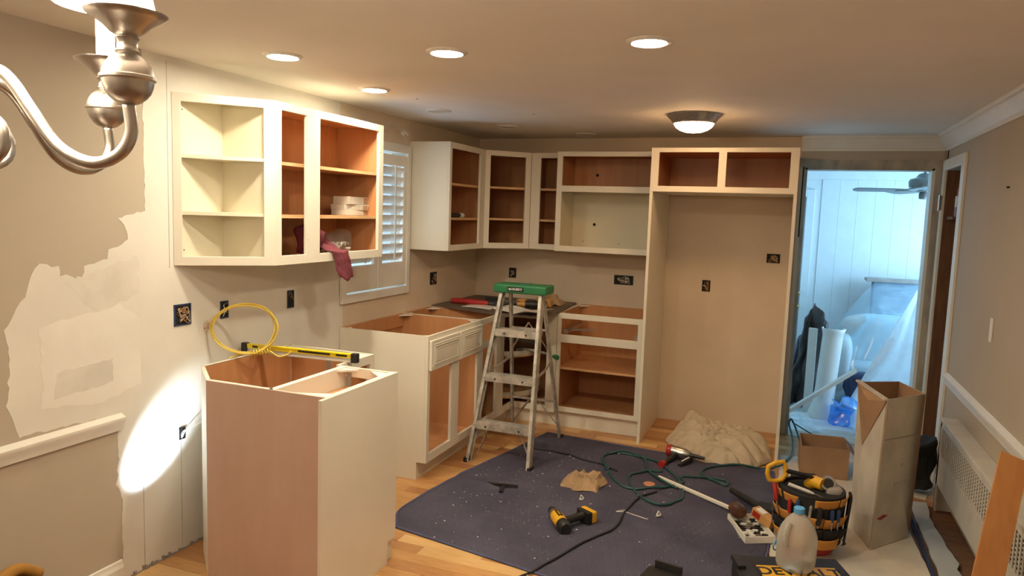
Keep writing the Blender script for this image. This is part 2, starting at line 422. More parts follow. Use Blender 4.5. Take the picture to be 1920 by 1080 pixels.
wallpatch([(-3.565, 2.335), (-3.562, 1.62), (-3.705, 1.585), (-3.66, 1.55), (-3.65, 1.50), (-3.70, 1.46), (-3.745, 1.455), (-3.75, 1.42), (-3.853, 1.391), (-3.87, 1.345), (-3.955, 1.36), (-3.965, 1.40), (-4.04, 1.412), (-4.09, 1.35), (-4.10, 1.29), (-4.145, 1.235), (-4.178, 1.177), (-4.165, 1.05), (-4.185, .90), (-4.143, .77), (-3.69, .745), (-3.715, .69), (-3.735, .45), (-3.71, .36), (-3.72, .0), (-2.075, .0), (-2.075, 1.05), (-2.115, 1.05), (-2.115, 2.335)], .0012, 'plaster', 'joint_compound_coat', seed=1, amp=.013)
wallpatch([(-1.245, 0), (-.001, 0), (-.001, 2.30), (-1.245, 2.30)], .0012, 'drywall', 'primed_wall_section', seed=2, amp=.0)
wallpatch([(-2.12, 2.10), (-1.24, 2.10), (-1.24, 2.30), (-2.12, 2.30)], .0011, 'drywall', 'primed_wall_section', seed=2, amp=.0)
wallpatch([(-2.08, 0), (-1.24, 0), (-1.24, 1.055), (-2.08, 1.055)], .0011, 'drywall', 'primed_wall_section', seed=2, amp=.0)
wallpatch([(-4.05, 1.17), (-3.70, 1.22), (-3.60, 1.15), (-3.60, .86), (-3.80, .82), (-4.05, .86)], .0018, 'plaster2', 'second_compound_coat', seed=5, amp=.012)
wallpatch([(-3.99, .98), (-3.74, 1.0), (-3.74, .90), (-4.0, .88)], .0022, 'plaster3', 'grey_compound_smear', seed=9, amp=.012)
wallpatch([(-3.95, 1.33), (-3.70, 1.40), (-3.60, 1.42), (-3.60, 1.26), (-3.80, 1.20)], .0017, 'plaster3', 'grey_compound_smear', seed=11, amp=.02)
for yy, z0, z1 in ((-3.435, 1.36, 2.28), (-3.60, .02, .60), (-3.385, .02, .55)):
    MB().box(.0012, .0020, yy - .0012, yy + .0012, z0, z1).build('drywall_seam', 'seam', wall_left)
m = MB(); rr = random.Random(4)
for i in range(46):
    yy = -3.70 + i * .012; m.box(.001, .004 + rr.random() * .008, yy, yy + .0125, 0, .004 + .022 * rr.random() ** 2)
m.build('broken_plaster_edge', 'boardgrey', wall_left)['kind'] = 'stuff'

for x_, y_ in ((.55, -2.15), (1.02, -1.45)): MB().lathe([(.006, H - .0012), (.006, H)], 10, Matrix.Translation((x_, y_, 0))).build('screw_hole', 'dark', ceiling)
# window and shutters ------------------------------------------------------
win = thing('window_1', 'white louvred window above the sink cabinet', 'window', (0, -1.685, 1.05)); del win['category']; win['kind'] = 'structure'
fr = xframe(-2.11, -1.262, 1.05, 2.115, [(WY0 + .008, WY1 - .008, WZ0 + .006, WZ1 - .004)], .024, .0235)
fr.build('window_frame', 'trim', win, bevel=.003)
MB().box(-.11, -.105, WY0, WY1, WZ0, WZ1).build('pane', 'glass', win)
for (a, b) in ((-2.056, -1.692), (-1.686, -1.314)):
    sh = xframe(a, b, 1.118, 2.035, [(a + .048, b - .048, 1.285, 1.960)], .020, .026).build('shutter_panel', 'trim', win, bevel=.002, seg=1)
    z = 1.325
    while z < 1.95:
        mm = Matrix.Translation((.004, 0, z)) @ Matrix.Rotation(R(-56), 4, 'Y')
        MB().box(-.031, .031, a + .05, b - .05, -.0045, .0045, mm).build('louver', 'trim', sh, bevel=.003); z += .0665
    c_ = a + (b - a) * .52
    MB().box(.026, .036, c_ - .006, c_ + .006, 1.30, 1.965).build('tilt_rod', 'trim', sh)

# chair rails, baseboards, crown
def rail_poly(): return [(0, -.036), (.014, -.036), (.018, -.01), (.030, .008), (.030, .022), (.012, .03), (0, .036)]
def run_y(poly, x, sgn, z, y0, y1):
    mb = MB(); vs = []
    n = len(poly)
    for yy in (y0, y1): vs += [(x + sgn * p[0], yy, z + p[1]) for p in poly]
    mb.add(vs, [tuple(range(n)), tuple(range(n, 2 * n))[::-1]] + [(i, (i + 1) % n, n + (i + 1) % n, n + i) for i in range(n)])
    return mb
struct(run_y(rail_poly(), 0, 1, .718, YEND, -3.705).build('trim_1', 'trim', smooth=True))
struct(run_y(rail_poly(), W, -1, .712, YEND, -.735).build('trim_2', 'trim', smooth=True))
struct(run_y([(0, 0), (.016, 0), (.016, .07), (.010, .085), (.008, .10), (0, .102)], 0, 1, 0, YEND, -3.72).build('baseboard_left', 'trim'))
struct(run_y([(0, 0), (.016, 0), (.016, .07), (.010, .085), (.008, .10), (0, .102)], W, -1, 0, -1.05, -.73).build('baseboard_right', 'trim'))
CR = [(0, -.105), (.010, -.105), (.014, -.09), (.022, -.085), (.055, -.035), (.062, -.022), (.075, -.018), (.08, -.008), (.08, 0), (0, 0)]
struct(run_y(CR, W, -1, H, YEND, 0).build('trim_3', 'trim'))
mb = MB(); n = len(CR); vs = []
for xx in (2.652, W): vs += [(xx, -p[0], H + p[1]) for p in CR]
mb.add(vs, [tuple(range(n)), tuple(range(n, 2 * n))[::-1]] + [(i, (i + 1) % n, n + (i + 1) % n, n + i) for i in range(n)])
struct(mb.build('trim_4', 'trim'))

# door opening to the sunroom: bare casing, jambs
d1 = thing('door_1', 'doorway from the kitchen into the bright blue sunroom', 'doorway', (3.12, 0, 0)); del d1['category']; d1['kind'] = 'structure'
MB().box(DX0 - .008, DX0 + .016, -.012, T + .012, 0, DZ1).build('jamb', 'rawtrim', d1)
MB().box(DX1 - .016, DX1 + .004, -.012, T + .012, 0, DZ1).build('jamb', 'trim', d1)
MB().box(DX0, DX1, -.012, T + .012, DZ1 - .014, DZ1 + .006).build('head_jamb', 'rawtrim', d1)
MB().box(DX1 + .004, W - .004, -.012, -.001, 0, 2.13).build('bare_casing', 'rawtrim', d1)
MB().box(2.66, DX1 + .004, -.012, -.001, DZ1 + .006, 2.13).build('bare_casing', 'rawtrim', d1)
MB().box(2.655, W - .004, -.004, -.001, 2.13, 2.198).build('bare_wall_band', 'beige', d1)
MB().box(DX0 - .018, DX0 - .008, -.010, -.001, 1.55, DZ1 + .01).build('dark_gap', 'dark', d1)
MB().box(DX0, DX1, -.02, .16, -.01, .004).build('threshold', 'rawtrim', d1)
# pantry doorway in the right wall
d2 = thing('door_2', 'narrow doorway in the right wall with brown pantry behind', 'doorway', (W, -.36, 0)); del d2['category']; d2['kind'] = 'structure'
MB().box(W - .018, W, RY0 - .095, RY0, 0, 2.128).build('casing', 'trim', d2, bevel=.003)
MB().box(W - .018, W, RY1, RY1 + .075, 0, 2.128).build('casing', 'trim', d2, bevel=.003)
MB().box(W - .018, W, RY0, RY1, RZ1, 2.128).build('head_casing', 'trim', d2, bevel=.003)
pw = MB(); pw.box(W + .9, W + .94, -.80, -.0, 0, H).box(W + T, W + .94, -.80, -.76, 0, H).box(W + .0, W + .94, -.085, -.045, 0, H).box(W + T, W + .94, -.8, 0, -.02, 0).box(W + T, W + .94, -.8, 0, 2.12, 2.16)
pw.build('pantry_panelling', 'pantry', d2)
MB().box(W + .0005, W + T, RY1 - .010, RY1 - .0005, 0, RZ1 - .0005).build('side_jamb', 'pantry', d2)
for z in (1.83, .30):
    h = MB().box(W - .030, W - .018, RY1 - .004, RY1 + .03, z - .05, z + .05).tube([(W - .034, RY1 - .004, z - .055), (W - .034, RY1 - .004, z + .055)], .007, 8)
    h.build('hinge', 'steel', d2)
t = thing('carton', 'small white and mauve carton hanging in the pantry doorway', 'carton', (3.685, -.22, 1.735))
MB().box(3.655, 3.715, -.25, -.19, 1.735, 1.80).build('lower_half', 'mauve', t); MB().box(3.655, 3.715, -.25, -.19, 1.80, 1.875).build('upper_half', 'white', t)
MB().box(3.66, 3.71, -.245, -.195, 1.875, 1.925).build('cap', 'red', t)
MB().box(W + .02, W + .9, -.30, -.085, 1.715, 1.735).build('pantry_shelf', 'pantry', d2)

# ================================================================== SUNROOM
SZ = -.08; SY = 2.62
struct(MB().box(1.6, 4.6, T, SY, SZ - .06, SZ).build('floor_sunroom', 'sunfloor'))
struct(MB().box(1.6, 4.6, T, SY + .1, H + .0, H + .08).build('ceiling_sunroom', 'sunwall'))
ws = struct(MB().box(1.6, 4.6, SY, SY + .1, SZ, H).build('wall_sunroom', 'sunwall'))
struct(MB().box(1.5, 1.6, T, SY + .1, SZ, H).build('wall_sunroom_left', 'sunwall'))
sw = MB().box(4.6, 4.7, T, SY + .1, SZ, .6).box(4.6, 4.7, T, SY + .1, 2.0, H).box(4.6, 4.7, T, .22, .6, 2.0).box(4.6, 4.7, 2.48, SY + .1, .6, 2.0)
struct(sw.build('wall_sunroom_right', 'sunwall'))
sm = struct(MB().box(4.62, 4.68, .95, 1.0, .6, 2.0).box(4.62, 4.68, 1.7, 1.75, .6, 2.0).box(4.6, 4.7, .22, 2.48, .6, .63).build('window_2', 'trim'))
x = 2.90
while x < 4.4:     # vertical wall boards with grooves
    MB().box(x, x + .1738, SY - .010, SY, SZ + .1, 2.13).build('wall_board', 'sunwall', ws, bevel=.0025, seg=1); x += .1745
MB().box(2.62, 4.6, SY - .03, SY, 2.13, 2.22).build('top_rail', 'sunwall', ws, bevel=.004)
d3 = thing('door_3', 'white sunroom door with brass knob and deadbolt', 'door', (2.4, SY, SZ)); del d3['category']; d3['kind'] = 'structure'
MB().box(2.0, 2.738, SY - .045, SY - .005, SZ + .02, 1.925).build('door_leaf', 'sunwall', d3, bevel=.003)
MB().box(2.752, 2.835, SY - .03, SY, SZ, 2.02).build('casing', 'sunwall', d3, bevel=.004)
MB().box(1.95, 2.752, SY - .03, SY, 1.94, 2.02).build('head_casing', 'sunwall', d3, bevel=.004)
M['greyslate'] = pm('slate_grey_paint', (.22, .27, .33), .6, var=.06)
M['brass'] = pm('brass', (.62, .48, .20), .25, metal=1., var=.05)
for z in (.735, .885):
    MB().lathe([(.032, 0), (.032, .008), (.012, .012), (.012, .03), (.026, .036), (.028, .05), (.018, .062)], 16, frame_m((2.725, SY - .045, z), (1, 0, 0), (0, 0, 1))).build('knob' if z < .8 else 'deadbolt', 'brass', d3, smooth=True)

# ceiling fan
t = thing('ceiling_fan', 'grey bladed ceiling fan hanging in the blue sunroom', 'ceiling fan', (3.69, 1.40, 1.90))
MB().lathe([(.012, 2.06), (.012, 2.30)], 10, Matrix.Translation((3.69, 1.40, 0))).build('down_rod', 'fanm', t, smooth=True)
MB().lathe([(.05, 1.975), (.085, 1.985), (.12, 2.005), (.125, 2.05), (.115, 2.075), (.07, 2.09), (.05, 2.12), (.03, 2.13)], 28, Matrix.Translation((3.69, 1.40, 0))).build('motor_housing', 'fanm', t, smooth=True)
MB().lathe([(.02, 1.90), (.034, 1.905), (.036, 1.95), (.022, 1.975)], 20, Matrix.Translation((3.69, 1.40, 0))).build('switch_cup', 'fanm', t, smooth=True)
for k in range(5):
    a = R(184 + 72 * k); m = Matrix.Translation((3.69, 1.40, 1.975)) @ Matrix.Rotation(a, 4, 'Z') @ Matrix.Rotation(R(9), 4, 'X')
    bl = MB().prism([(.14, -.05), (.20, -.062), (.52, -.072), (.56, -.05), (.575, 0), (.56, .05), (.52, .072), (.20, .062), (.14, .05)], -.004, .004, m).build('blade', 'fan', t)
    MB().prism([(.06, -.012), (.16, -.03), (.22, -.02), (.22, .02), (.16, .03), (.06, .012)], -.010, -.004, m).build('blade_iron', 'fanm', bl)

# plastic covered furniture in the sunroom
def lumpy(mb, amp, sc, seed=0):
    for v in mb.v:
        d = nvec(v * sc + Vector((seed, seed * 2, 0))); v += d * amp
    return mb
def rbox(x0, x1, y0, y1, z0, z1, k=10, rad=.5):
    mb = MB(); cx, cy, cz = (x0 + x1) / 2, (y0 + y1) / 2, (z0 + z1) / 2; hx, hy, hz = (x1 - x0) / 2, (y1 - y0) / 2, (z1 - z0) / 2
    bm = bmesh.new(); bmesh.ops.create_cube(bm, size=2); bmesh.ops.subdivide_edges(bm, edges=bm.edges, cuts=k, use_grid_fill=True)
    p = 2 / rad if rad else 2
    for v in bm.verts:
        c = v.co; n_ = (abs(c.x) ** p + abs(c.y) ** p + abs(c.z) ** p) ** (1 / p); m_ = max(abs(c.x), abs(c.y), abs(c.z)); s_ = m_ / n_
        v.co = Vector((cx + c.x * s_ * hx, cy + c.y * s_ * hy, cz + c.z * s_ * hz))
    bm.verts.index_update(); mb.v = [v.co.copy() for v in bm.verts]; mb.f = [tuple(v.index for v in f.verts) for f in bm.faces]; bm.free(); return mb
t = thing('sofa', 'pale rolled back sofa under clear plastic in the sunroom', 'sofa', (3.65, 1.75, SZ))
lumpy(rbox(3.10, 4.3, 1.35, 2.05, SZ, .38, 8, .25), .012, 5).build('seat', 'sofa', t, smooth='all')
lumpy(rbox(3.12, 4.3, 1.55, 1.95, .30, .80, 8, .45), .012, 5).build('backrest', 'sofa', t, smooth='all')
lumpy(rbox(3.04, 3.24, 1.32, 2.0, SZ, .62, 8, .45), .012, 5).build('armrest', 'sofa', t, smooth='all')
def filmf(u, v):
    x = 2.98 + 1.3 * u; yv = 1.98 - .82 * v; p = Vector((x * 4, v * 5, 1.3))
    if v < .35: zz = 1.075 - .225 * (v / .35); yv = 2.20 - .50 * (v / .35)
    elif v < .6: zz = .85 - .03 * (v - .35) / .25; yv = 1.70 - .25 * (v - .35) / .25
    else: zz = .82 - .82 * ((v - .6) / .4); yv = 1.45 - .20 * (v - .6) / .4
    e = max(0, .35 - u) / .35; zz -= .75 * e ** 1.2 * max(.1, zz)
    return (x, yv + noise.noise(p * 1.5) * .04, max(SZ + .01, zz + noise.noise(p) * .05 + abs(noise.noise(p * 2.2)) * .03))
one(MB().grid(46, 46, filmf), 'plastic_sheet', 'film', 'clear crinkled plastic sheet draped over the sofa', 'plastic sheet', (3.6, 1.6, SZ), smooth='all')
t = MB(); 
one(MB().box(3.37, 4.4, 2.20, 2.45, 1.085, 1.115), 'shelf_board', 'boardgrey', 'long grey brown board resting level above the plastic covered sofa', 'board', (3.8, 2.32, 1.085), bevel=.004)
one(MB().box(3.44, 4.3, 2.23, 2.45, SZ, 1.085), 'bookcase', 'greyslate', 'slate grey low cabinet behind the sofa carrying the grey board', 'cabinet', (3.8, 2.34, SZ), bevel=.004)
m = lumpy(rbox(3.17, 3.62, 1.02, 1.30, SZ, .36, 9, .7), .05, 6, 3)
one(m, 'trash_bag', 'darkblue', 'shiny dark blue plastic bag on the floor before the sofa', 'bag', (3.4, 1.16, SZ), smooth='all')
# white sheet leaning beside the right jamb
def lean(u, v):
    z = SZ + 1.30 * v; x = (3.10 + .57 * v) * (1 - u) + (3.80 + .02 * v) * u
    return (x, .92 + .10 * u - .05 * v + noise.noise(Vector((u * 4, v * 3, 2))) * .035, z)
one(MB().grid(24, 24, lean), 'leaning_sheet', 'film2', 'milky white plastic sheet stretched beside the right jamb', 'plastic sheet', (3.6, .7, SZ), smooth='all', solid=.004)
one(MB().prism([(3.62, .30), (3.66, .30), (3.66, .62), (3.62, .62)], SZ, 1.5), 'drywall_sheet', 'sunwall', 'tall white board standing just inside the right jamb', 'board', (3.64, .46, SZ), bevel=.004)
one(MB().box(3.695, 3.735, 1.16, 1.22, SZ, 1.86), 'screen_post', 'greyslate', 'tall slate grey post half hidden by the right jamb', 'post', (3.715, 1.19, SZ), bevel=.003)
# white curved trough pair standing on end
def trough(cx, cy, r, h, a0, a1, lx, ly):
    def f(u, v):
        a = R(a0 + (a1 - a0) * u); fl = 1 + .2 * max(0, v - .93) / .07 + .55 * max(0, .2 - v) / .2
        return (cx + lx * v + math.cos(a) * r * fl, cy + ly * v + math.sin(a) * r * fl, SZ + .005 + h * v)
    return MB().grid(20, 24, f)
one(trough(2.985, .98, .082, .81, 150, 395, .05, .05), 'white_column', 'white', 'tall white curved plastic trough standing on end', 'trough', (2.97, .95, SZ), smooth='all', solid=.006)
one(MB().prism([(2.83, 1.06), (2.90, 1.04), (2.905, 1.06), (2.84, 1.09)], SZ, .715, Matrix.Translation((0, 0, 0))), 'narrow_board', 'white', 'narrow white board standing behind the white trough', 'board', (2.87, 1.06, SZ))
# dark tarps
def tarpf(u, v):
    x = 2.70 + .20 * u + .10 * v; y = 1.30 + .08 * math.sin(u * 5) + .05 * u
    p = Vector((u * 5, v * 4, 7)); return (x + noise.noise(p) * .035, y + noise.noise(p + Vector((3, 3, 3))) * .06, SZ + .01 + (.98 - .30 * abs(u - .45)) * v)
one(MB().grid(18, 18, tarpf), 'folded_tarp', 'tarp', 'dark brown folded tarp leaning by the sunroom door', 'tarp', (2.85, 1.2, SZ), solid=.012)
def tarpg(u, v):
    p = Vector((u * 5, v * 4, 17)); return (2.69 + .17 * u + .06 * v + noise.noise(p) * .03, 1.58 + .10 * u + noise.noise(p + Vector((1, 5, 3))) * .05, SZ + .01 + .80 * v * (1 - .4 * abs(u - .7)))
M['greyblue'] = pm('grey_blue_tarp', (.16, .17, .20), .6, var=.15, bump=.2)
one(MB().grid(14, 14, tarpg), 'folded_tarp', 'greyblue', 'grey folded tarp behind the dark brown one by the sunroom door', 'tarp', (2.8, 1.5, SZ), solid=.012)
# floor clutter in the sunroom
one(MB().bar((2.70, .30, .12), (3.20, .62, .45), .03, .03), 'trim_strip', 'white', 'white wooden strip lying diagonally across the doorway', 'strip', (2.95, .45, SZ))
def sheet(cx, cy, w, d, rz, z, seed, amp=.02):
    ca, sa = math.cos(rz), math.sin(rz)
    def f(u, v):
        x = (u - .5) * w; y = (v - .5) * d; p = Vector((u * 3 + seed, v * 3, seed))
        return (cx + x * ca - y * sa, cy + x * sa + y * ca, z + abs(noise.noise(p)) * amp * 2 + .002)
    return MB().grid(14, 14, f)
one(sheet(3.10, .80, .75, .50, .1, SZ, 1, .03), 'paper_sheet', 'sunwall', 'large crumpled white sheet on the sunroom floor', 'paper', (3.1, .8, SZ), smooth='all')
one(sheet(3.05, .42, .8, .35, -.12, SZ, 5, .02), 'paper_sheet', 'paperblue', 'flat grey sheet on the sunroom floor near the threshold', 'paper', (3.05, .42, SZ), smooth='all')
one(sheet(2.78, .62, .25, .5, .3, SZ + .02, 9, .03), 'plastic_scrap', 'film2', 'small plastic scrap on the floor under the white strip', 'plastic sheet', (2.78, .62, SZ), smooth='all')
m = lumpy(rbox(3.05, 3.24, .70, .90, SZ, .14, 8, .6), .09, 9, 5)
one(m, 'blue_bag', 'bluefilm', 'bright blue translucent plastic bag beside the white trough', 'bag', (3.15, .8, SZ), smooth='all')
m = lumpy(rbox(3.20, 3.48, .50, .78, SZ, .12, 8, .8), .05, 7, 8)
one(m, 'crumpled_film', 'film2', 'crumpled clear plastic heap behind the tall box', 'plastic sheet', (3.34, .6, SZ), smooth='all')

# ================================================================== LIGHT FITTINGS
LG = 'round recessed ceiling lights'
def downlight(x, y, lit, label):
    t = thing('recessed_light', label, 'ceiling light', (x, y, H - .012), group=LG)
    MB().lathe([(.062, H - .006), (.066, H - .010), (.080, H - .006), (.086, H), (.06, H)], 32, Matrix.Translation((x, y, 0)), cap=False).build('trim_ring', 'trim', t, smooth=True)
    MB().lathe([(.064, H - .003), (.064, H - .0065)], 32, Matrix.Translation((x, y, 0))).build('lens', 'led' if lit else 'deadled', t, smooth=True)
downlight(.54, -3.32, True, 'lit recessed light nearest the chandelier, over the white corner shelf')
downlight(1.28, -3.23, True, 'lit recessed light between the other two of the front row')
downlight(2.098, -3.225, True, 'rightmost lit recessed light of the front row')
downlight(.476, -2.49, True, 'smaller looking lit recessed light over the maple wall cabinet')
downlight(1.054, -.32, False, 'unlit recessed light cover close to the back wall')
downlight(.454, -1.693, False, 'unlit recessed light cover above the window')
downlight(.60, -.85, False, 'unlit recessed light cover above the corner wall cabinet')
t = thing('flush_light', 'lit dome ceiling light with brushed metal ring', 'ceiling light', (2.018, -1.297, H - .11))
mm = Matrix.Translation((2.018, -1.297, 0))
MB().lathe([(.165, H), (.168, H - .006), (.160, H - .016), (.150, H - .024), (.128, H - .052), (.122, H - .056), (.118, H - .05)], 40, mm, cap=False).build('metal_ring', 'nickel', t, smooth=True)
MB().lathe([(.121, H - .050), (.119, H - .062), (.108, H - .078), (.085, H - .094), (.055, H - .105), (.02, H - .110), (.002, H - .1105)], 40, mm).build('glass_dome', 'dome', t, smooth='all')

# chandelier ----------------------------------------------------------------
CX, CY = 1.667, -5.391
t = thing('chandelier', 'brushed nickel chandelier with curved arms and lit glass shades', 'chandelier', (CX, CY, 1.64))
mm = Matrix.Translation((CX, CY, 0))
MB().lathe([(.004, 1.63), (.016, 1.64), (.02, 1.655), (.012, 1.67), (.03, 1.69), (.045, 1.72), (.03, 1.75), (.022, 1.77), (.034, 1.79), (.034, 1.81), (.018, 1.83), (.014, 1.90), (.03, 1.94), (.014, 1.97), (.008, 2.0), (.008, 2.24), (.06, 2.27), (.065, H)], 24, mm).build('centre_column', 'nickel', t, smooth=True)
prof = [(.030, 1.80), (.075, 1.814), (.121, 1.806), (.142, 1.791), (.163, 1.7615), (.194, 1.7207), (.232, 1.7040), (.264, 1.7140), (.279, 1.738), (.2767, 1.772)]
for k in range(5):
    a = R(18.1 + 72 * k); c, s = math.cos(a), math.sin(a)
    P3 = lambda r, z: (CX + r * c, CY + r * s, z)
    arm = MB().tube([P3(r, z) for r, z in prof], .0070, 12, smooth=6).build('arm', 'nickel', t, smooth='all')
    MB().tube([P3(.105 + .026 * math.cos(q), 1.728 + .026 * math.sin(q)) for q in [i * math.pi / 10 for i in range(20)]], .0068, 10, closed=True).build('scroll', 'nickel', arm, smooth='all')
    m2 = Matrix.Translation(P3(.2767, 0))
    lo = [(.0268 * math.cos(R(q)), 1.7968 - .0285 * math.sin(R(q))) for q in (72, 60, 45, 30, 15, 3)]; hi = [(.0268 * math.cos(R(q)), 1.8002 + .0262 * math.sin(R(q))) for q in (3, 15, 30, 45, 58, 66)]
    MB().lathe(lo + [(.0290, 1.797), (.0290, 1.8)] + hi + [(.0115, 1.825), (.013, 1.827), (.0105, 1.830), (.0105, 1.838), (.0128, 1.841), (.011, 1.844)], 28, m2).build('ball', 'nickel', t, smooth=True)
    MB().lathe([(.011, 1.844), (.017, 1.847), (.025, 1.855), (.035, 1.862), (.0415, 1.8655), (.0425, 1.868), (.0405, 1.8685), (.029, 1.863), (.011, 1.857)], 28, m2).build('drip_pan', 'nickel', t, smooth=True)
    MB().lathe([(.0125, 1.858), (.0125, 1.965)], 16, m2).build('candle_sleeve', 'white', t, smooth=True)
    MB().lathe([(.0675, 1.945), (.066, 1.952), (.061, 1.975), (.050, 2.010), (.036, 2.040), (.034, 2.045), (.048, 2.010), (.059, 1.975), (.064, 1.952)], 24, m2, cap=False).build('glass_shade', 'shade', t, smooth='all')

# ================================================================== CABINETS
def cabinet(name, label, loc, rz, w, d, h, ops, shelves=(), toe=0., top=True, inner='maple', cat='cabinet', group=None, white_back=False, toed=.067, brackets=True):
    t = thing(name, label, cat, loc, rz, group)
    L = dict(local=True)
    tk = .014; z0 = toe
    for s in (0, 1):
        xo = 0 if s == 0 else w - tk
        mb = MB()
        if toe: mb.prism([(.019, toe), (.019, h), (d, h), (d, 0), (toed, 0), (toed, toe)], 0, tk, Matrix(((0, 0, 1, xo), (1, 0, 0, 0), (0, 1, 0, 0), (0, 0, 0, 1))))
        else: mb.box(xo, xo + tk, .019, d, 0, h)
        sp = mb.build('side_panel', 'cab', t, **L)
        xi = tk if s == 0 else w - tk - .003
        MB().box(xi, xi + .003, .019, d - .006, z0 + .012, h - (.014 if top else .002)).build('lining', inner, sp, **L)
    MB().box(tk, w - tk, d - .006, d, z0, h).build('back_panel', inner, t, **L)
    MB().box(tk, w - tk, .019, d - .006, z0, z0 + .012).build('bottom_panel', inner if toe else 'cab', t, **L)
    if not toe: MB().box(tk + .003, w - tk - .003, .019, d - .006, z0 + .012, z0 + .014).build('floor_lining', inner, t, **L)
    if top:
        tp = MB().box(tk, w - tk, .019, d - .006, h - .011, h).build('top_panel', 'cab', t, **L); MB().box(tk + .003, w - tk - .003, .019, d - .007, h - .014, h - .0112).build('lining', inner, tp, **L)
    else:
        MB().box(tk, w - tk, d - .022, d - .006, h - .09, h).build('hanging_rail', inner, t, **L)
        for sx in ((tk, 1), (w - tk, -1)):
            for sy in ((.019, 1), (d - .022, -1)):
                MB().prism([(sx[0], sy[0]), (sx[0] + sx[1] * .075, sy[0]), (sx[0], sy[0] + sy[1] * .075)], h - .012, h - .006).build('corner_bracket', 'white', t, **L)
    for z in shelves:
        sh = MB().box(tk + .003, w - tk - .003, .026, d - .007, z, z + .017).build('shelf', inner, t, **L)
        MB().box(tk + .003, w - tk - .003, .024, .026, z, z + .017).build('shelf_edge', 'mapleedge' if inner == 'maple' else 'cab', sh, **L)
    if ops: frame_mb(w, h, ops, z0=z0).build('face_frame', 'cab', t, bevel=.0015, seg=1, **L)
    if toe: MB().box(tk + .001, w - tk - .001, toed + .001, toed + .013, .0, toe - .001).build('toe_kick', 'cab', t, **L)
    return t
Q90 = R(90); HH = ZT - ZU
WG = 'cream wall cabinets without doors'
def screwholes(t, pts):
    for p in pts:
        MB().lathe([(.0035, -.0006), (.0035, .0)], 8, frame_m(p, (1, 0, 0), (0, 0, 1))).build('screw_hole', 'dark', t, local=True)
cabA = cabinet('wall_cabinet', 'open cream wall cabinet with maple shelves left of the window', (.325, -3.10, ZU), Q90, .96, .324, HH, [(.04, .232, .046, .742), (.342, .912, .046, .742)], (.485, .228), group=WG)
screwholes(cabA, [(.236 + .003, 0, z) for z in (.62, .12)] + [(.925, 0, z) for z in (.62, .14)])
cabB = cabinet('wall_cabinet', 'open cream wall cabinet right of the window with wide blank side panel', (.325, -1.242, ZU), Q90, .632, .324, HH, [(.036, .542, .042, .738)], (.476, .224), group=WG)
screwholes(cabB, [(.558, 0, z) for z in (.62, .37, .10)])
cabC = cabinet('wall_cabinet', 'narrow open wall cabinet between the corner cabinet and the microwave cabinet', (.612, -.325, ZU), 0, .258, .322, HH, [(.08, .222, .045, .740)], (.48, .228), group=WG)
# microwave cabinet: maple box above, cream box below
t = cabinet('microwave_cabinet', 'deep cream cabinet with maple box above open cream microwave bay', (.871, -.45, ZU), 0, .790, .447, HH, [(.044, .744, .044, .470), (.044, .744, .518, .745)], (), inner='cabin', group=WG)
L = dict(local=True)
MB().box(.018, .772, .022, .440, .480, .497).build('divider_shelf', 'cab', t, **L)
MB().box(.0175, .0195, .022, .438, .498, .764).build('upper_lining', 'maple', t, **L); MB().box(.7705, .7725, .022, .438, .498, .764).build('upper_lining', 'maple', t, **L)
MB().box(.018, .772, .436, .440, .498, .765).build('upper_back', 'maple', t, **L); MB().box(.018, .772, .022, .436, .763, .766).build('upper_ceiling', 'maple', t, **L); MB().box(.018, .772, .022, .436, .497, .4985).build('upper_floor', 'maple', t, **L)
def hole(t, x, y, z, r, name='hole', loc=True):
    MB().lathe([(r, -.001), (r, .0)], 14, frame_m((x, y, z), (1, 0, 0), (0, 0, 1))).build(name, 'dark', t, local=loc)
hole(t, .205, .4395, .215, .013, 'cable_hole'); hole(t, .215, .4345, .625, .013, 'cable_hole')
for p in ((.11, .4395, .07), (.42, .4395, .06), (.10, .4345, .735), (.42, .4345, .735)): hole(t, *p, .004, 'screw_hole')
# diagonal corner wall cabinet
t = thing('corner_wall_cabinet', 'diagonal cream corner wall cabinet with one opening and maple shelves', 'cabinet', (.25, -.25, ZU), group=WG)
def poly_in(e): return [(.002 + e, -.61 + e), (.325 - e * .4, -.61 + e), (.61 - e, -.325 + e * .4), (.61 - e, -.002 - e), (.002 + e, -.002 - e)]
for z0, z1, nm in ((ZU, ZU + .014, 'bottom_panel'), (ZT - .014, ZT, 'top_panel')): MB().prism(poly_in(.001), z0, z1).build(nm, 'cab', t)
MB().box(.002, .325, -.61, -.596, ZU + .014, ZT - .014).build('side_panel', 'maple', t); MB().box(.596, .61, -.325, -.002, ZU + .014, ZT - .014).build('side_panel', 'maple', t)
MB().box(.002, .008, -.596, -.002, ZU + .014, ZT - .014).build('back_panel', 'maple', t); MB().box(.008, .596, -.008, -.002, ZU + .014, ZT - .014).build('back_panel', 'maple', t)
for z in (1.850, 1.597):
    sh = MB().prism([(.01, -.594), (.300, -.594), (.594, -.300), (.594, -.01), (.01, -.01)], z, z + .017).build('shelf', 'maple', t)
    MB().bar((.302, -.594, z + .0085), (.594, -.302, z + .0085), .003, .017).build('shelf_edge', 'mapleedge', sh)
dl = math.hypot(.285, .285); fm = frame_m((.325, -.61, ZU), (1, 1, 0), (-1, 1, 0))
f2 = frame_mb(dl, HH, [(.045, .355, .045, .740)]); f2.v = [fm @ v for v in f2.v]; f2.build('face_frame', 'cab', t, bevel=.0015, seg=1)
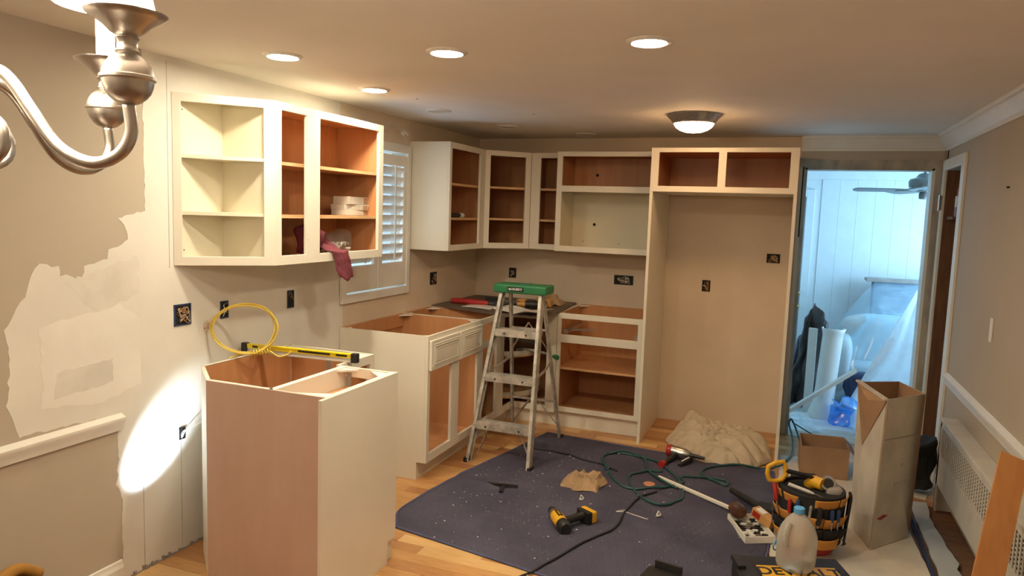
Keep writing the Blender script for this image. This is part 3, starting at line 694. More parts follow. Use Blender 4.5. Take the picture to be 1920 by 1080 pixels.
# angled open end shelf
t = thing('corner_shelf', 'cream angled end shelf unit with two shelves beside the maple wall cabinet', 'shelf unit', (.12, -3.2, ZU))
A0, A1 = Vector((.003, -3.412)), Vector((.325, -3.102))
tri = [(.002, -3.400), (.31, -3.102), (.002, -3.102)]
for z, nm in ((ZU, 'bottom_panel'), (1.603, 'shelf'), (1.862, 'shelf'), (ZT - .016, 'top_panel')): MB().prism(tri, z, z + .016).build(nm, 'cabin', t)
MB().box(.002, .010, -3.402, -3.102, ZU + .016, ZT - .016).build('back_panel', 'cabin', t); MB().box(.010, .312, -3.110, -3.1015, ZU + .016, ZT - .016).build('side_panel', 'cabin', t)
al = (A1 - A0).length; fm = frame_m((A0.x, A0.y, ZU), (A1.x - A0.x, A1.y - A0.y, 0), (-(A1.y - A0.y), A1.x - A0.x, 0))
f2 = frame_mb(al, HH, [(.038, al - .055, .042, .742)]); f2.v = [fm @ v for v in f2.v]; f2.build('face_frame', 'cab', t, bevel=.0015, seg=1)
for z in (1.44, 2.08): hole(t, .0105, -3.36, z, .004, 'screw_hole', False)
# over-fridge cabinet and tall panels
YF = -.763
cabF = cabinet('fridge_cabinet', 'wide cream cabinet with two openings over the empty fridge bay', (1.667, YF, 1.845), 0, .977, .76, .306, [(.055, .461, .040, .275), (.514, .922, .040, .275)], (), group=WG)
one(MB().box(1.667, 1.688, YF, -.002, 0, 1.8445), 'refrigerator_surround', 'cab', 'tall cream panel on the left side of the fridge bay', 'panel', (1.677, -.38, 0), 'fridge bay panels', bevel=.001)
one(MB().box(2.622, 2.644, YF, -.002, 0, 1.8445), 'refrigerator_surround', 'cab', 'tall cream panel between the fridge bay and the doorway', 'panel', (2.633, -.38, 0), 'fridge bay panels', bevel=.001)

# ---- base cabinets
BG = 'cream base cabinets without doors or tops'
sink = cabinet('base_cabinet', 'cream sink base cabinet with two carved drawer fronts', (.634, -2.106, 0), Q90, .784, .630, BH, [(.035, .336, .165, .690), (.446, .745, .165, .690), (.035, .745, .725, .862)], (), toe=.112, top=False, group=BG)
def drawer_front(t, x0, x1, z0, z1, parent=None):
    b = MB().box(x0, x1, -.020, -.001, z0, z1).build('drawer_front', 'cab', t, bevel=.004, **L)
    for i, (e, p) in enumerate(((.022, .005), (.034, .008), (.052, .005))):
        fr_ = frame_mb(x1 - x0 - 2 * e, z1 - z0 - 2 * e, [(.008, x1 - x0 - 2 * e - .008, .008, z1 - z0 - 2 * e - .008)], t=p)
        mv = Matrix.Translation((x0 + e, -.020 - p, z0 + e)); fr_.v = [mv @ v for v in fr_.v]; fr_.build('moulding', 'cab', b, bevel=.002, seg=1, **L)
    MB().box(x0 + .064, x1 - .064, -.024, -.020, z0 + .062, z1 - .062).build('raised_panel', 'cab', b, bevel=.003, **L)
drawer_front(sink, .012, .412, .690, .876); drawer_front(sink, .424, .778, .690, .876)
screwholes(sink, [(.755, 0, z) for z in (.64, .50)])
nb = cabinet('base_cabinet', 'narrow cream base cabinet behind the stepladder', (.634, -1.320, 0), Q90, .430, .630, BH, [(.055, .310, .165, .690), (.055, .310, .735, .862)], (.42,), toe=.112, top=False, group=BG)
bb = cabinet('base_cabinet', 'cream base cabinet with drawer slot on the back wall beside the fridge bay', (.985, -.640, 0), 0, .660, .636, BH, [(.030, .626, .738, .862), (.030, .626, .166, .676)], (.46,), toe=.128, top=False, group=BG, toed=.04)
MB().box(.045, .075, .03, .5, .745, .775).build('drawer_slide', 'steel', bb, **L); MB().box(.597, .622, .03, .10, .742, .772).build('slide_bracket', 'steel', bb, **L)
MB().box(.05, .30, .10, .14, .752, .764, Matrix.Rotation(R(20), 4, 'Z')).build('loose_slide', 'steel', bb, **L)
# lazy susan corner base
t = thing('corner_base_cabinet', 'cream corner base cabinet with round turning shelf behind the stepladder', 'cabinet', (.5, -.45, 0), group=BG)
MB().box(.002, .614, -.888, -.874, .112, BH).build('side_panel', 'cab', t); MB().box(.968, .982, -.620, -.002, .112, BH).build('side_panel', 'cab', t)
MB().box(.002, .008, -.874, -.002, .112, BH).build('back_panel', 'maple', t); MB().box(.008, .968, -.008, -.002, .112, BH).build('back_panel', 'maple', t)
MB().prism([(.008, -.874), (.615, -.874), (.615, -.622), (.968, -.622), (.968, -.008), (.008, -.008)], .112, .126).build('bottom_panel', 'maple', t)
ff = MB().box(.615, .634, -.888, -.862, .112, BH).box(.615, .634, -.8615, -.6405, BH - .042, BH - .0005).box(.615, .634, -.8615, -.6405, .1125, .160)
ff.box(.905, .982, -.64, -.621, .112, BH).box(.615, .9045, -.64, -.621, BH - .042, BH - .0005).box(.615, .9045, -.64, -.621, .1125, .160); ff.build('face_frame', 'cab', t)
MB().box(.555, .567, -.888, -.575, 0, .112).box(.555, .982, -.587, -.575, 0, .112).build('toe_kick', 'cab', t)
MB().cyl((.40, -.40, .126), (.40, -.40, .88), .016, 12).build('pole', 'steel', t, smooth=True)
for z in (.19, .52):
    sh = MB().lathe([(.01, z), (.36, z), (.36, z + .014), (.01, z + .014)], 40, Matrix.Translation((.40, -.40, 0))).build('turning_shelf', 'mapleedge', t, smooth=True)
    MB().lathe([(.355, z + .014), (.36, z + .014), (.36, z + .05), (.355, z + .05)], 40, Matrix.Translation((.40, -.40, 0)), cap=False).build('rim', 'cab', sh, smooth=True)

# ---- peninsula
t = thing('corner_base_cabinet', 'open topped corner base cabinet with clipped corner holding the yellow cable', 'cabinet', (.4, -3.1, 0), group=BG)
def wallseg(a, b, th, z0, z1, side=1):
    a, b = Vector((*a, 0)), Vector((*b, 0)); d = (b - a).normalized(); nrm = Vector((-d.y, d.x, 0)) * th * side
    return MB().prism([(a.x, a.y), (b.x, b.y), (b.x + nrm.x, b.y + nrm.y), (a.x + nrm.x, a.y + nrm.y)], z0, z1)
segs = [((.105, -2.72), (.105, -3.36), 'side_panel'), ((.105, -3.36), (.327, -3.555), 'clipped_panel'), ((.327, -3.555), (.672, -3.555), 'back_panel'), ((.672, -3.555), (.672, -3.03), 'divider_panel')]
for a, b, nm in segs:
    w_ = wallseg(a, b, .013, .0, BH - .002).build(nm, 'cab', t)
    a2 = Vector(a) ; b2 = Vector(b); d = (b2 - a2).normalized(); nn = Vector((-d.y, d.x))
    wallseg(a2 + nn * .013 + d * .012, b2 + nn * .013 - d * .012, .003, .11, BH - .004).build('lining', 'maple', w_)
    wallseg(a, b, .016, BH - .0018, BH).build('top_edge', 'edge', w_)
s_ = wallseg((.641, -2.72), (.106, -2.72), .016, 0, BH).build('side_panel', 'cab', t); wallseg((.60, -2.736), (.13, -2.736), .003, .11, BH - .03).build('lining', 'maple', s_)
wallseg((.641, -3.029), (.641, -2.737), .019, BH - .045, BH).build('face_rail', 'cab', t); wallseg((.641, -2.757), (.641, -2.737), .019, .11, BH - .0455).build('face_stile', 'cab', t); wallseg((.671, -3.0295), (.642, -3.0295), .017, .11, BH - .0005).build('face_stile', 'cab', t)
MB().prism([(.12, -2.735), (.12, -3.352), (.333, -3.54), (.66, -3.54), (.66, -3.04), (.63, -3.04), (.63, -2.735)], .11, .122).build('bottom_panel', 'maple', t)
MB().prism([(.625, -2.736), (.50, -2.736), (.625, -2.85)], BH - .012, BH - .004).build('corner_bracket', 'white', t)
MB().prism([(.121, -2.736), (.20, -2.736), (.121, -2.81)], BH - .012, BH - .004).build('corner_bracket', 'white', t)
MB().box(.36, .385, -2.742, -2.7365, BH - .11, BH - .02).build('cleat', 'boardgrey', t)
t = thing('base_cabinet', 'narrow open topped end base cabinet of the peninsula', 'cabinet', (.81, -3.3, 0), group=BG)
MB().box(.674, .688, -3.555, -3.03, .0, BH).build('side_panel', 'cab', t); MB().box(.930, .944, -3.555, -3.03, 0, BH).build('side_panel', 'cab', t)
MB().box(.688, .930, -3.555, -3.549, .11, BH).build('back_panel', 'cab', t)
MB().box(.688, .930, -3.049, -3.030, BH - .045, BH).build('face_rail', 'cab', t)
MB().box(.688, .930, -3.040, -3.030, .11, BH - .20).build('face_door', 'cab', t)
MB().box(.690, .928, -3.545, -3.055, .80, .812).build('drawer_bottom', 'maple', t)
for x0, dx, y0, dy in ((.690, .07, -3.051, -.07), (.928, -.10, -3.051, -.085), (.928, -.17, -3.547, .07)): MB().prism([(x0, y0), (x0 + dx, y0), (x0, y0 + dy)], BH - .012, BH - .004).build('corner_bracket', 'white', t)
MB().box(.700, .722, -3.056, -3.051, BH - .13, BH - .03).build('cleat', 'boardgrey', t)
for x_ in (.674, .930): MB().box(x_, x_ + .014, -3.555, -3.03, BH, BH + .001).build('top_edge', 'edge', t)
one(MB().box(.330, .945, -3.562, -3.556, 0, BH), 'plywood_skin', 'ply', 'pinkish plywood back panel of the peninsula facing the room', 'panel', (.64, -3.56, 0), bevel=.0008, seg=1)
ep = MB().prism([(-3.613, 0), (-3.613, BH + .002), (-3.030, BH + .002), (-3.030, .105), (-3.10, .105), (-3.10, 0)], .9455, .9635, MX @ Matrix.Identity(4))
one(ep, 'end_panel', 'cab', 'large cream end panel closing the peninsula', 'panel', (.955, -3.33, 0), bevel=.001, seg=1)

# ---- spirit level
t = thing('spirit_level', 'yellow spirit level with black end caps across the peninsula corner', 'level', (.36, -2.975, BH + .001), R(4))
MB().box(-.30, .30, -.012, .012, .038, .043).build('top_flange', 'levely', t, **L)
MB().box(-.30, .30, -.009, .009, .021, .0378).build('yellow_web', 'levely', t, **L)
MB().box(-.30, .30, -.007, .007, .005, .0208).build('grey_web', 'levelg', t, **L)
MB().box(-.30, .30, -.012, .012, .0, .0049).build('bottom_flange', 'levelg', t, **L)
for a in (-.335, .30): MB().box(a, a + .035, -.0145, .0145, -.0, .047).build('end_cap', 'black', t, bevel=.004, **L)
for a, b in ((-.27, -.235), (.00, .185), (.215, .28)): MB().box(a, b, -.0105, .0105, .025, .0375).build('vial_window', 'black', t, bevel=.004, **L)
# ---- coil of yellow cable
m = MB(); cc = Vector((.150, -3.125, 1.052)); ux = Vector((.80, .60, 0)).normalized(); uz = Vector((-.05, .06, 1)).normalized(); rc = random.Random(5); pts = []
nrm = ux.cross(uz)
for i in range(3 * 24 + 14):
    a = 2 * math.pi * i / 24 - 1.2; k = i // 24
    r1 = .150 + .010 * math.sin(a * 1.13 + k * 1.7) ; r2 = .122 + .010 * math.cos(a * .91 + k)
    pts.append(cc + ux * math.cos(a) * r1 + uz * math.sin(a) * r2 + nrm * (.012 * math.sin(a * .5 + k * 2.2) + (k - 1.5) * .007))
t = thing('cable_coil', 'yellow coil of electrical cable standing on the peninsula', 'cable', (.15, -3.125, .91))
m.tube(pts, .0035, 8); m.build('cable', 'romex', t, smooth='all')
b0 = cc + ux * .03 - uz * .124
m = MB(); m.tube([b0 + ux * (.09 * (i / 40)) + (uz * math.cos(i * 1.1) + nrm * math.sin(i * 1.1)) * .014 + uz * (.012 * i / 40) for i in range(41)], .004, 8)
m.tube([b0 + ux * .09 + uz * .01, b0 + ux * .13 + uz * -.018, b0 + ux * .17 + uz * -.01, b0 + ux * .19 + uz * .006], .004, 8, smooth=6)
m.tube([b0 - ux * .0, b0 - ux * .05 - uz * .004, b0 - ux * .10 - uz * .02], .004, 8, smooth=6)
m.build('twist', 'romex', t, smooth='all')
m = MB(); b1 = cc - ux * .150 + uz * .015
for i in range(5):
    a = i * 1.3; m.tube([b1 + ux * .0, b1 + ux * (.018 * math.cos(a) - .02) + uz * (.02 * math.sin(a)), b1 + ux * (.012 * math.cos(a + 1) - .02) + uz * (.028 * math.sin(a + 1))], .0016, 6, smooth=6)
m.build('bare_ends', 'copper', t, smooth='all')

# ================================================================== OUTLET BOXES
OG = 'open electrical boxes in the walls'
def outlet(wall, a0, a1, z0, z1, mat, label, seed, nw=4):
    rr = random.Random(seed); ca, cz = (a0 + a1) / 2, (z0 + z1) / 2
    if wall == 'L': P = lambda a, z, o: (.0013 + o, a, z); base = (.0013, ca, z0)
    else: P = lambda a, z, o: (a, -o, z); base = (ca, 0, z0)
    t = thing('outlet_box', label, 'outlet box', base, group=OG)
    def bx(m, a, b, c, d, o0, o1):
        p, q = P(a, c, o0), P(b, d, o1); return m.box(p[0], q[0], p[1], q[1], p[2], q[2])
    m = MB(); bx(m, a0, a1, z0, z1, .0, .0015); m.build('cavity', 'dark', t)
    m = MB(); e = .005
    bx(m, a0, a0 + e, z0, z1, 0, .005); bx(m, a1 - e, a1, z0, z1, 0, .005); bx(m, a0, a1, z0, z0 + e, 0, .005); bx(m, a0, a1, z1 - e, z1, 0, .005); m.build('box_rim', mat, t)
    for i in range(nw):
        m = MB(); w = a1 - a0; h = z1 - z0; q = []
        for j in range(5): q.append(P(a0 + w * (.15 + .7 * rr.random()), z0 + h * (.1 + .8 * rr.random()), .004 + .012 * rr.random()))
        m.tube(q, .0018, 6, smooth=5); m.build('wire', rr.choice(('whitewire', 'copper', 'whitewire', 'black')), t, smooth='all')
outlet('L', -3.416, -3.316, 1.088, 1.188, 'blue', 'square double outlet box with loose wires on the plastered wall', 1, 8)
outlet('L', -3.127, -3.074, 1.088, 1.175, 'blue', 'blue outlet box behind the yellow cable coil', 2, 3)
outlet('L', -2.616, -2.560, 1.082, 1.183, 'blue', 'blue outlet box under the maple wall cabinet right of the cable coil', 3, 3)
outlet('L', -3.396, -3.362, .544, .602, 'black', 'small black outlet box low in the bright patch of wall', 4, 2)
outlet('L', -.897, -.790, 1.075, 1.173, 'black', 'outlet box on the left wall right of the window', 5, 4)
outlet('B', .318, .385, 1.090, 1.178, 'black', 'outlet box in the back wall just above the stepladder', 6, 4)
outlet('B', 1.266, 1.428, 1.094, 1.172, 'black', 'wide outlet box with wires under the microwave cabinet', 7, 9)
outlet('B', 2.459, 2.557, 1.341, 1.412, 'black', 'upper right outlet box with tangled wires in the fridge bay', 8, 9)
outlet('B', 1.985, 2.049, 1.085, 1.176, 'black', 'lower single outlet box in the middle of the fridge bay', 9, 4)
one(MB().tube([(.006, -3.37, .58), (.03, -3.33, .60), (.05, -3.28, .62), (.08, -3.25, .66)], .003, 6, smooth=6), 'loose_cable', 'whitewire', 'short white cable sticking out of the low outlet box', 'cable', (.03, -3.33, .58), smooth='all')
one(MB().tube([(.02, -2.10, 2.175), (.05, -2.02, 2.20), (.06, -1.95, 2.19), (.04, -1.86, 2.225), (.05, -1.78, 2.18), (.04, -1.66, 2.19), (.03, -1.56, 2.235), (.03, -1.46, 2.22), (.03, -1.40, 2.17), (.03, -1.36, 2.10)], .004, 6, smooth=8), 'ceiling_cable', 'whitewire', 'loose cable running along the wall above the window', 'cable', (.04, -1.7, 2.1), smooth='all')
m = MB()
for i, (yy, zz) in enumerate(((-1.37, 2.20), (-1.34, 2.19), (-1.40, 2.185))): m.lathe([(.011, 0), (.010, .02), (.006, .028)], 10, frame_m((.03, yy, zz), (1, 0, 0), (0, .3, 1)))
one(m, 'wire_nuts', 'white', 'cluster of white wire connectors above the window', 'connectors', (.03, -1.37, 2.18), smooth=True)

# ================================================================== THINGS IN AND ON THE CABINETS
cg = 'small cartons stacked on the maple shelf'
for i, (y0, y1, z, h, ry) in enumerate(((-2.405, -2.16, 1.6155, .030, 2), (-2.40, -2.17, 1.646, .032, -3), (-2.39, -2.16, 1.6785, .045, 4))):
    lab = ('lowest white carton of the stack on the maple shelf', 'middle white carton of the stack on the maple shelf', 'topmost white carton of the stack with torn open end')[i]
    t = thing('carton', lab, 'carton', (.19, (y0 + y1) / 2, z), R(ry), cg); hw = (y1 - y0) / 2
    MB().box(-.05, .05, -hw, hw, 0, h).build('box_body', 'cardwhite', t, bevel=.002, **L)
    MB().box(.0505, .0515, hw - .055, hw - .01, .004, h - .004).build('brown_label', 'card', t, **L)
    MB().box(-.045, .045, hw, hw + .03, h * .6, h * .6 + .002).build('flap', 'card', t, **L)
m = lumpy(rbox(.12, .27, -2.55, -2.33, ZU + .0145, ZU + .16, 8, .8), .03, 14, 2)
t = thing('parts_bag', 'clear plastic bag of white cabinet clips in the maple wall cabinet', 'bag', (.2, -2.44, ZU + .0145))
m.build('bag_film', 'bagfilm', t, smooth='all')
rr = random.Random(8); m = MB()
for i in range(46):
    p = Vector((.15 + rr.random() * .10, -2.53 + rr.random() * .18, ZU + .02 + rr.random() * .075)); mm = Matrix.Translation(p) @ Matrix.Rotation(rr.random() * 6, 4, 'Z') @ Matrix.Rotation(rr.random() * 3, 4, 'X')
    m.box(-.012, .012, -.004, .004, -.004, .004, mm)
m.build('clips', 'white', t)['kind'] = 'stuff'
def redf(u, v):
    # cloth: heap inside, over the bottom rail and hanging outside
    w = .115; y = -2.655 + (u - .5) * w * (1 + .3 * v) + .10 * v
    if v < .5: s = v / .5; x = .20 + .115 * s; z = ZU + .10 - .045 * s + .05 * (1 - s) * abs(math.sin(u * 6))
    elif v < .6: s = (v - .5) / .1; x = .315 + .022 * s; z = ZU + .055 - .004 * s
    else: s = (v - .6) / .4; x = .337 + .012 * s; z = ZU + .051 - .135 * s - .03 * s * (1 - abs(u - .6) * 2)
    p = Vector((u * 5, v * 6, 3)); d = nvec(p)
    return (x + abs(d.x) * .012, y + d.y * .012, z + d.z * .008)
t = thing('cloth', 'maroon cloth hanging out of the maple wall cabinet', 'cloth', (.3, -2.65, ZU))
MB().grid(18, 40, redf).build('hanging_end', 'redcloth', t, smooth='all', solid=.003)
lumpy(rbox(.16, .30, -2.78, -2.64, ZU + .0145, ZU + .19, 8, .9), .05, 12, 6).build('heaped_end', 'redcloth', t, smooth='all')
t = thing('flashlight', 'small black torch with white tip on the shelf right of the window', 'torch', (.27, -.95, 1.612))
MB().cyl((.27, -1.16, 1.628), (.27, -.96, 1.628), .016, 14).build('barrel', 'black', t, smooth=True); MB().cyl((.27, -.96, 1.628), (.27, -.90, 1.628), .019, 14).build('tip', 'white', t, smooth=True)
one(MB().tube([(.72, -.22, 1.392), (.77, -.25, 1.40), (.82, -.22, 1.392)], .008, 8, smooth=4), 'bracket', 'white', 'white bracket lying in the narrow wall cabinet', 'bracket', (.77, -.23, 1.384), smooth='all')
one(MB().tube([(.12, -3.02, 1.875), (.20, -2.95, 1.878), (.22, -2.90, 1.876)], .003, 6, smooth=4), 'wire_offcut', 'steel', 'thin wire lying on the upper shelf of the maple wall cabinet', 'wire', (.18, -2.95, 1.872), smooth='all')
# board with tools in the back corner
bz = BH + .0005
M['oldboard'] = pm('dusty_brown_board', (.17, .12, .085), .7, var=.15, scale=5)
one(MB().prism([(.012, -.875), (.02, -.03), (.955, -.03), (1.0, -.60), (.98, -1.05), (.70, -1.06)], bz, bz + .012), 'work_board', 'oldboard', 'brown board laid over the corner base cabinets carrying tools', 'board', (.5, -.5, bz))
tz = bz + .0125
def lie(name, label, cat, parts, base):
    t = thing(name, label, cat, base)
    for nm, mb, mat, sm in parts: mb.build(nm, mat, t, smooth=sm)
    return t
lie('caulking_gun', 'red handled tool lying on the brown board by the wall', 'tool', [('body', MB().tube([(.10, -.70, tz + .022), (.16, -.70, tz + .024), (.30, -.70, tz + .024), (.42, -.69, tz + .022)], [.020, .024, .024, .018], 12), 'red', True), ('jaw', MB().tube([(.42, -.69, tz + .02), (.52, -.68, tz + .016)], [.012, .006], 8), 'black', True)], (.26, -.70, tz))
lie('hand_saw', 'dark tool with grey blade lying behind the red one on the board', 'tool', [('handle', MB().bar((.28, -.42, tz + .02), (.42, -.40, tz + .02), .03, .035), 'black', False), ('blade', MB().bar((.42, -.40, tz + .012), (.62, -.36, tz + .012), .035, .004), 'steel', False)], (.45, -.4, tz))
lie('pry_bar', 'black bar lying on the board between the saw and the ladder', 'tool', [('shaft', MB().tube([(.30, -.55, tz + .012), (.55, -.52, tz + .012), (.62, -.50, tz + .03)], .011, 8, smooth=4), 'black', True)], (.45, -.53, tz))
def papf(u, v): 
    p = Vector((u * 2, v * 2, 4)); return (.58 + .36 * u + .05 * v, -.99 + .26 * v - .04 * u, tz + .004 + .03 * abs(noise.noise(p)) + .025 * (u - .5) ** 2 * 4)
one(MB().grid(14, 10, papf), 'paper_sheets', 'white', 'curled white paper sheets on the front of the brown board', 'paper', (.78, -.88, tz), smooth='all', solid=.003)
def papg(u, v): return (.26 + .26 * u, -.86 + .20 * v - .04 * u, tz + .003 + .004 * math.sin(u * 3))
one(MB().grid(8, 6, papg), 'paper_sheets', 'white', 'flat white paper on the board left of the ladder', 'paper', (.40, -.78, tz), smooth='all', solid=.002)
t = thing('impact_driver', 'yellow and black cordless driver lying on the board behind the ladder', 'drill', (.78, -.62, tz))
MB().cyl((.72, -.66, tz + .035), (.86, -.62, tz + .035), .030, 14).build('body', 'black', t, smooth=True); MB().cyl((.66, -.68, tz + .035), (.72, -.66, tz + .035), .017, 12, .026).build('nose', 'amber', t, smooth=True)
MB().bar((.84, -.60, tz + .03), (.82, -.48, tz + .03), .035, .04).build('handle', 'black', t, bevel=.006); MB().box(.77, .87, -.48, -.42, tz, tz + .06).build('battery', 'amber', t, bevel=.006)
t = thing('tape_measure', 'small amber tool case on the board behind the ladder', 'case', (.64, -.52, tz))
rbox(.60, .68, -.56, -.48, tz, tz + .06, 4, .5).build('shell', 'amber', t, smooth='all'); MB().box(.615, .665, -.5615, -.558, tz + .015, tz + .045).build('label_patch', 'brown', t)
def bagf(u, v):
    p = Vector((u * 4, v * 4, 9)); return (.66 + .25 * u, -.36 + .2 * v, tz + .002 + .09 * abs(noise.noise(p)) * math.sin(u * math.pi) ** .5 + .05 * math.sin(u * math.pi) * math.sin(v * math.pi))
one(MB().grid(16, 14, bagf), 'paper_bag', 'kraft', 'crumpled brown paper bag among tools at the back of the board', 'paper bag', (.78, -.26, tz), solid=.002)
# green-handled tool lying on the narrow base / ladder shelf
t = thing('pliers', 'grey clamp with green end lying in the corner base cabinet behind the ladder', 'clamp', (.9, -.55, .535))
MB().tube([(.62, -.55, .56), (.70, -.56, .575), (.80, -.57, .57), (.95, -.60, .56)], .012, 8, smooth=4).build('bar', 'alu', t, smooth=True); MB().tube([(.93, -.60, .56), (1.0, -.66, .555)], [.016, .02], 10).build('grip', 'green', t, smooth=True)

# ================================================================== STEPLADDER
t = thing('stepladder', 'worn aluminium stepladder with green top cap', 'ladder', (.93, -1.3, 0))
fl = [Vector((.705, -1.655, 0)), Vector((.795, -1.355, 1.12))]; frr = [Vector((1.158, -1.658, 0)), Vector((1.098, -1.355, 1.12))]
bl_ = [Vector((.735, -.905, 0)), Vector((.822, -1.262, 1.12))]; br = [Vector((1.128, -.905, 0)), Vector((1.072, -1.262, 1.12))]
def rail(a, b, sgn, nm, w=.058, th=.022):
    d = (b - a).normalized(); up = Vector((0, 1, 0)); x = Vector((1, 0, 0)); x = (x - d * x.dot(d)).normalized(); y = d.cross(x)
    mb = MB()
    def off(p, q): return x * p + y * q
    # channel: web + two flanges
    mb.bar(a, b, .004, w, up=y) if False else None
    mat = Matrix(((x.x, y.x, d.x, a.x), (x.y, y.y, d.y, a.y), (x.z, y.z, d.z, a.z), (0, 0, 0, 1))); Lh = (b - a).length
    mb.box(-.002, .002, -w / 2, w / 2, 0, Lh, mat); mb.box(-.002 if sgn > 0 else -th, th if sgn > 0 else .002, -w / 2, -w / 2 + .003, 0, Lh, mat); mb.box(-.002 if sgn > 0 else -th, th if sgn > 0 else .002, w / 2 - .003, w / 2, 0, Lh, mat)
    o = mb.build(nm, 'alu', t)
    f = MB().box(-.012, .012, -w / 2 - .002, w / 2 + .002, -.0, .03, Matrix.Translation(a) @ Matrix.Rotation(0, 4, 'Z')); f.build('foot', 'rubber', o)
    return o
rail(fl[0], fl[1], 1, 'front_rail'); rail(frr[0], frr[1], -1, 'front_rail'); rail(bl_[0], bl_[1], 1, 'rear_rail', .034, .016); rail(br[0], br[1], -1, 'rear_rail', .034, .016)
for k, z in enumerate((.265, .575, .875)):
    f_ = z / 1.12; a = fl[0].lerp(fl[1], f_); b = frr[0].lerp(frr[1], f_)
    st = MB().box(a.x, b.x, a.y - .030, a.y + .055, z - .004, z).box(a.x, b.x, a.y - .030, a.y - .026, z - .048, z - .004).box(a.x, b.x, a.y + .051, a.y + .055, z - .03, z - .004).build('step', 'alu', t)
    for xx in (a.x + .012, a.x + .09, b.x - .09, b.x - .012): MB().lathe([(.006, 0), (.006, .003)], 8, frame_m((xx, a.y - .0335, z - .026), (1, 0, 0), (0, 0, 1))).build('rivet', 'dark', st)
    if k == 0:
        for s, e in ((a, 1), (b, -1)): MB().bar((s.x + e * .02, s.y + .02, .03), (s.x + e * .11, s.y + .01, z - .01), .022, .004).build('brace', 'alu', st)
for z in (.30, .85):
    f_ = z / 1.12; a = bl_[0].lerp(bl_[1], f_); b = br[0].lerp(br[1], f_)
    MB().bar(a, b, .026, .012).build('rear_crossbar', 'alu', t)
a = bl_[0].lerp(bl_[1], .02); b = br[0].lerp(br[1], .02); mid = bl_[0].lerp(bl_[1], .30).lerp(br[0].lerp(br[1], .30), .5)
for p, sx in ((a, 1), (b, -1)): MB().bar(p + Vector((0, 0, .05)), mid, .022, .005).build('diagonal_brace', 'alu', t)
mid2 = bl_[0].lerp(bl_[1], .80).lerp(br[0].lerp(br[1], .80), .5)
for s in (.60,):
    for p in (bl_, br): MB().bar(p[0].lerp(p[1], s), mid2, .018, .004).build('diagonal_brace', 'alu', t)
for F, B in ((fl, bl_), (frr, br)):
    p, q = F[0].lerp(F[1], .52), B[0].lerp(B[1], .56); md = p.lerp(q, .55) + Vector((0, 0, -.02))
    MB().bar(p, md, .004, .02).bar(md, q, .004, .02).build('spreader', 'alu', t)
capo = MB()
capo.box(.755, 1.135, -1.405, -1.225, 1.118, 1.178).build('top_cap', 'green', t, bevel=.012, seg=3)
MB().box(.86, .975, -1.4075, -1.405, 1.133, 1.163).build('label_plate', 'black', t)
text_obj('HUSKY', 'lettering', 'white', t, frame_m((.928, -1.4078, 1.148), (1, 0, 0), (0, 0, 1)), .021, .0004, 1.15, .0006)
MB().prism([(.866, 1.148), (.874, 1.155), (.884, 1.151), (.887, 1.146), (.880, 1.140), (.872, 1.143)], 0, .0006, Matrix(((1, 0, 0, 0), (0, 0, -1, -1.4075), (0, 1, 0, 0), (0, 0, 0, 1)))).build('dog_emblem', 'white', t)
rr = random.Random(2)
for i in range(3): one(MB().tube([(.90 + .04 * i, -1.30, 1.184), (.925 + .04 * i, -1.31, 1.185)], .005, 8), 'screw', 'steel', ('left one of three screws lying on the green ladder cap', 'middle one of three screws lying on the green ladder cap', 'right one of three screws lying on the green ladder cap')[i], 'screw', (.91 + .04 * i, -1.305, 1.179), 'screws on the ladder cap')

# ================================================================== FLOOR THINGS
# moving blanket
LB = smoothpath([(.80, -2.745, 0), (.715, -2.55, 0), (.735, -2.20, 0), (.765, -2.0, 0), (.80, -1.80, 0), (.90, -1.35, 0), (1.0, -.83, 0)], 10)
RB = smoothpath([(2.50, -3.05, 0), (2.60, -2.5, 0), (2.63, -2.0, 0), (2.65, -1.5, 0), (2.64, -1.25, 0), (2.63, -1.10, 0), (2.625, -.95, 0)], 10)
def at(Pl, t): 
    q = t * (len(Pl) - 1); i = min(int(q), len(Pl) - 2); return Pl[i].lerp(Pl[i + 1], q - i)
def padf(u, v):
    a, b = at(LB, v), at(RB, v); p = a.lerp(b, u)
    e = min(u, 1 - u, v, 1 - v); k = min(1, e / .04)
    q = Vector((p.x * 2.2, p.y * 2.2, 0)); h = .004 + .006 * k
    h += k * (.016 * max(0, noise.noise(q * 1.3)) + .005 * noise.noise(q * 4) + .010 * max(0., 1 - 5 * abs(noise.noise(Vector((p.x * 1.7 + p.y, p.y * 1.1 - p.x * .4, 5))))))
    for (x0, y0, x1, y1, amp, wd) in ((.78, -2.02, 1.25, -2.10, .022, .028), (1.05, -2.75, 1.35, -2.30, .016, .03), (1.45, -2.80, 1.95, -2.05, .012, .05), (2.05, -2.75, 2.5, -2.55, .015, .04)):
        d = Vector((x1 - x0, y1 - y0)); s = max(0, min(1, Vector((p.x - x0, p.y - y0)).dot(d) / d.length_squared)); dist = (Vector((p.x, p.y)) - Vector((x0, y0)) - d * s).length
        h += amp * math.exp(-(dist / wd) ** 2) * math.sin(math.pi * min(1, max(0.05, s)))
    return (p.x + .012 * noise.noise(Vector((v * 9, 3, u))) * (1 - k), p.y, h)
pad = thing('moving_blanket', 'dark blue quilted moving blanket spread over the floor', 'blanket', (1.7, -1.9, 0))
MB().grid(110, 110, padf).build('quilted_sheet', 'pad', pad, smooth='all', solid=.004)
edge = [padf(0, i / 60) for i in range(61)] + [padf(i / 60, 1) for i in range(1, 61)] + [padf(1, 1 - i / 60) for i in range(1, 61)] + [padf(1 - i / 60, 0) for i in range(1, 60)]
MB().tube([(p[0], p[1], p[2] + .001) for p in edge], .007, 6, closed=True).build('binding', 'padedge', pad, smooth='all')
PZ = .018
PADS = [Vector(padf(i / 60, j / 60)) for i in range(61) for j in range(61)]
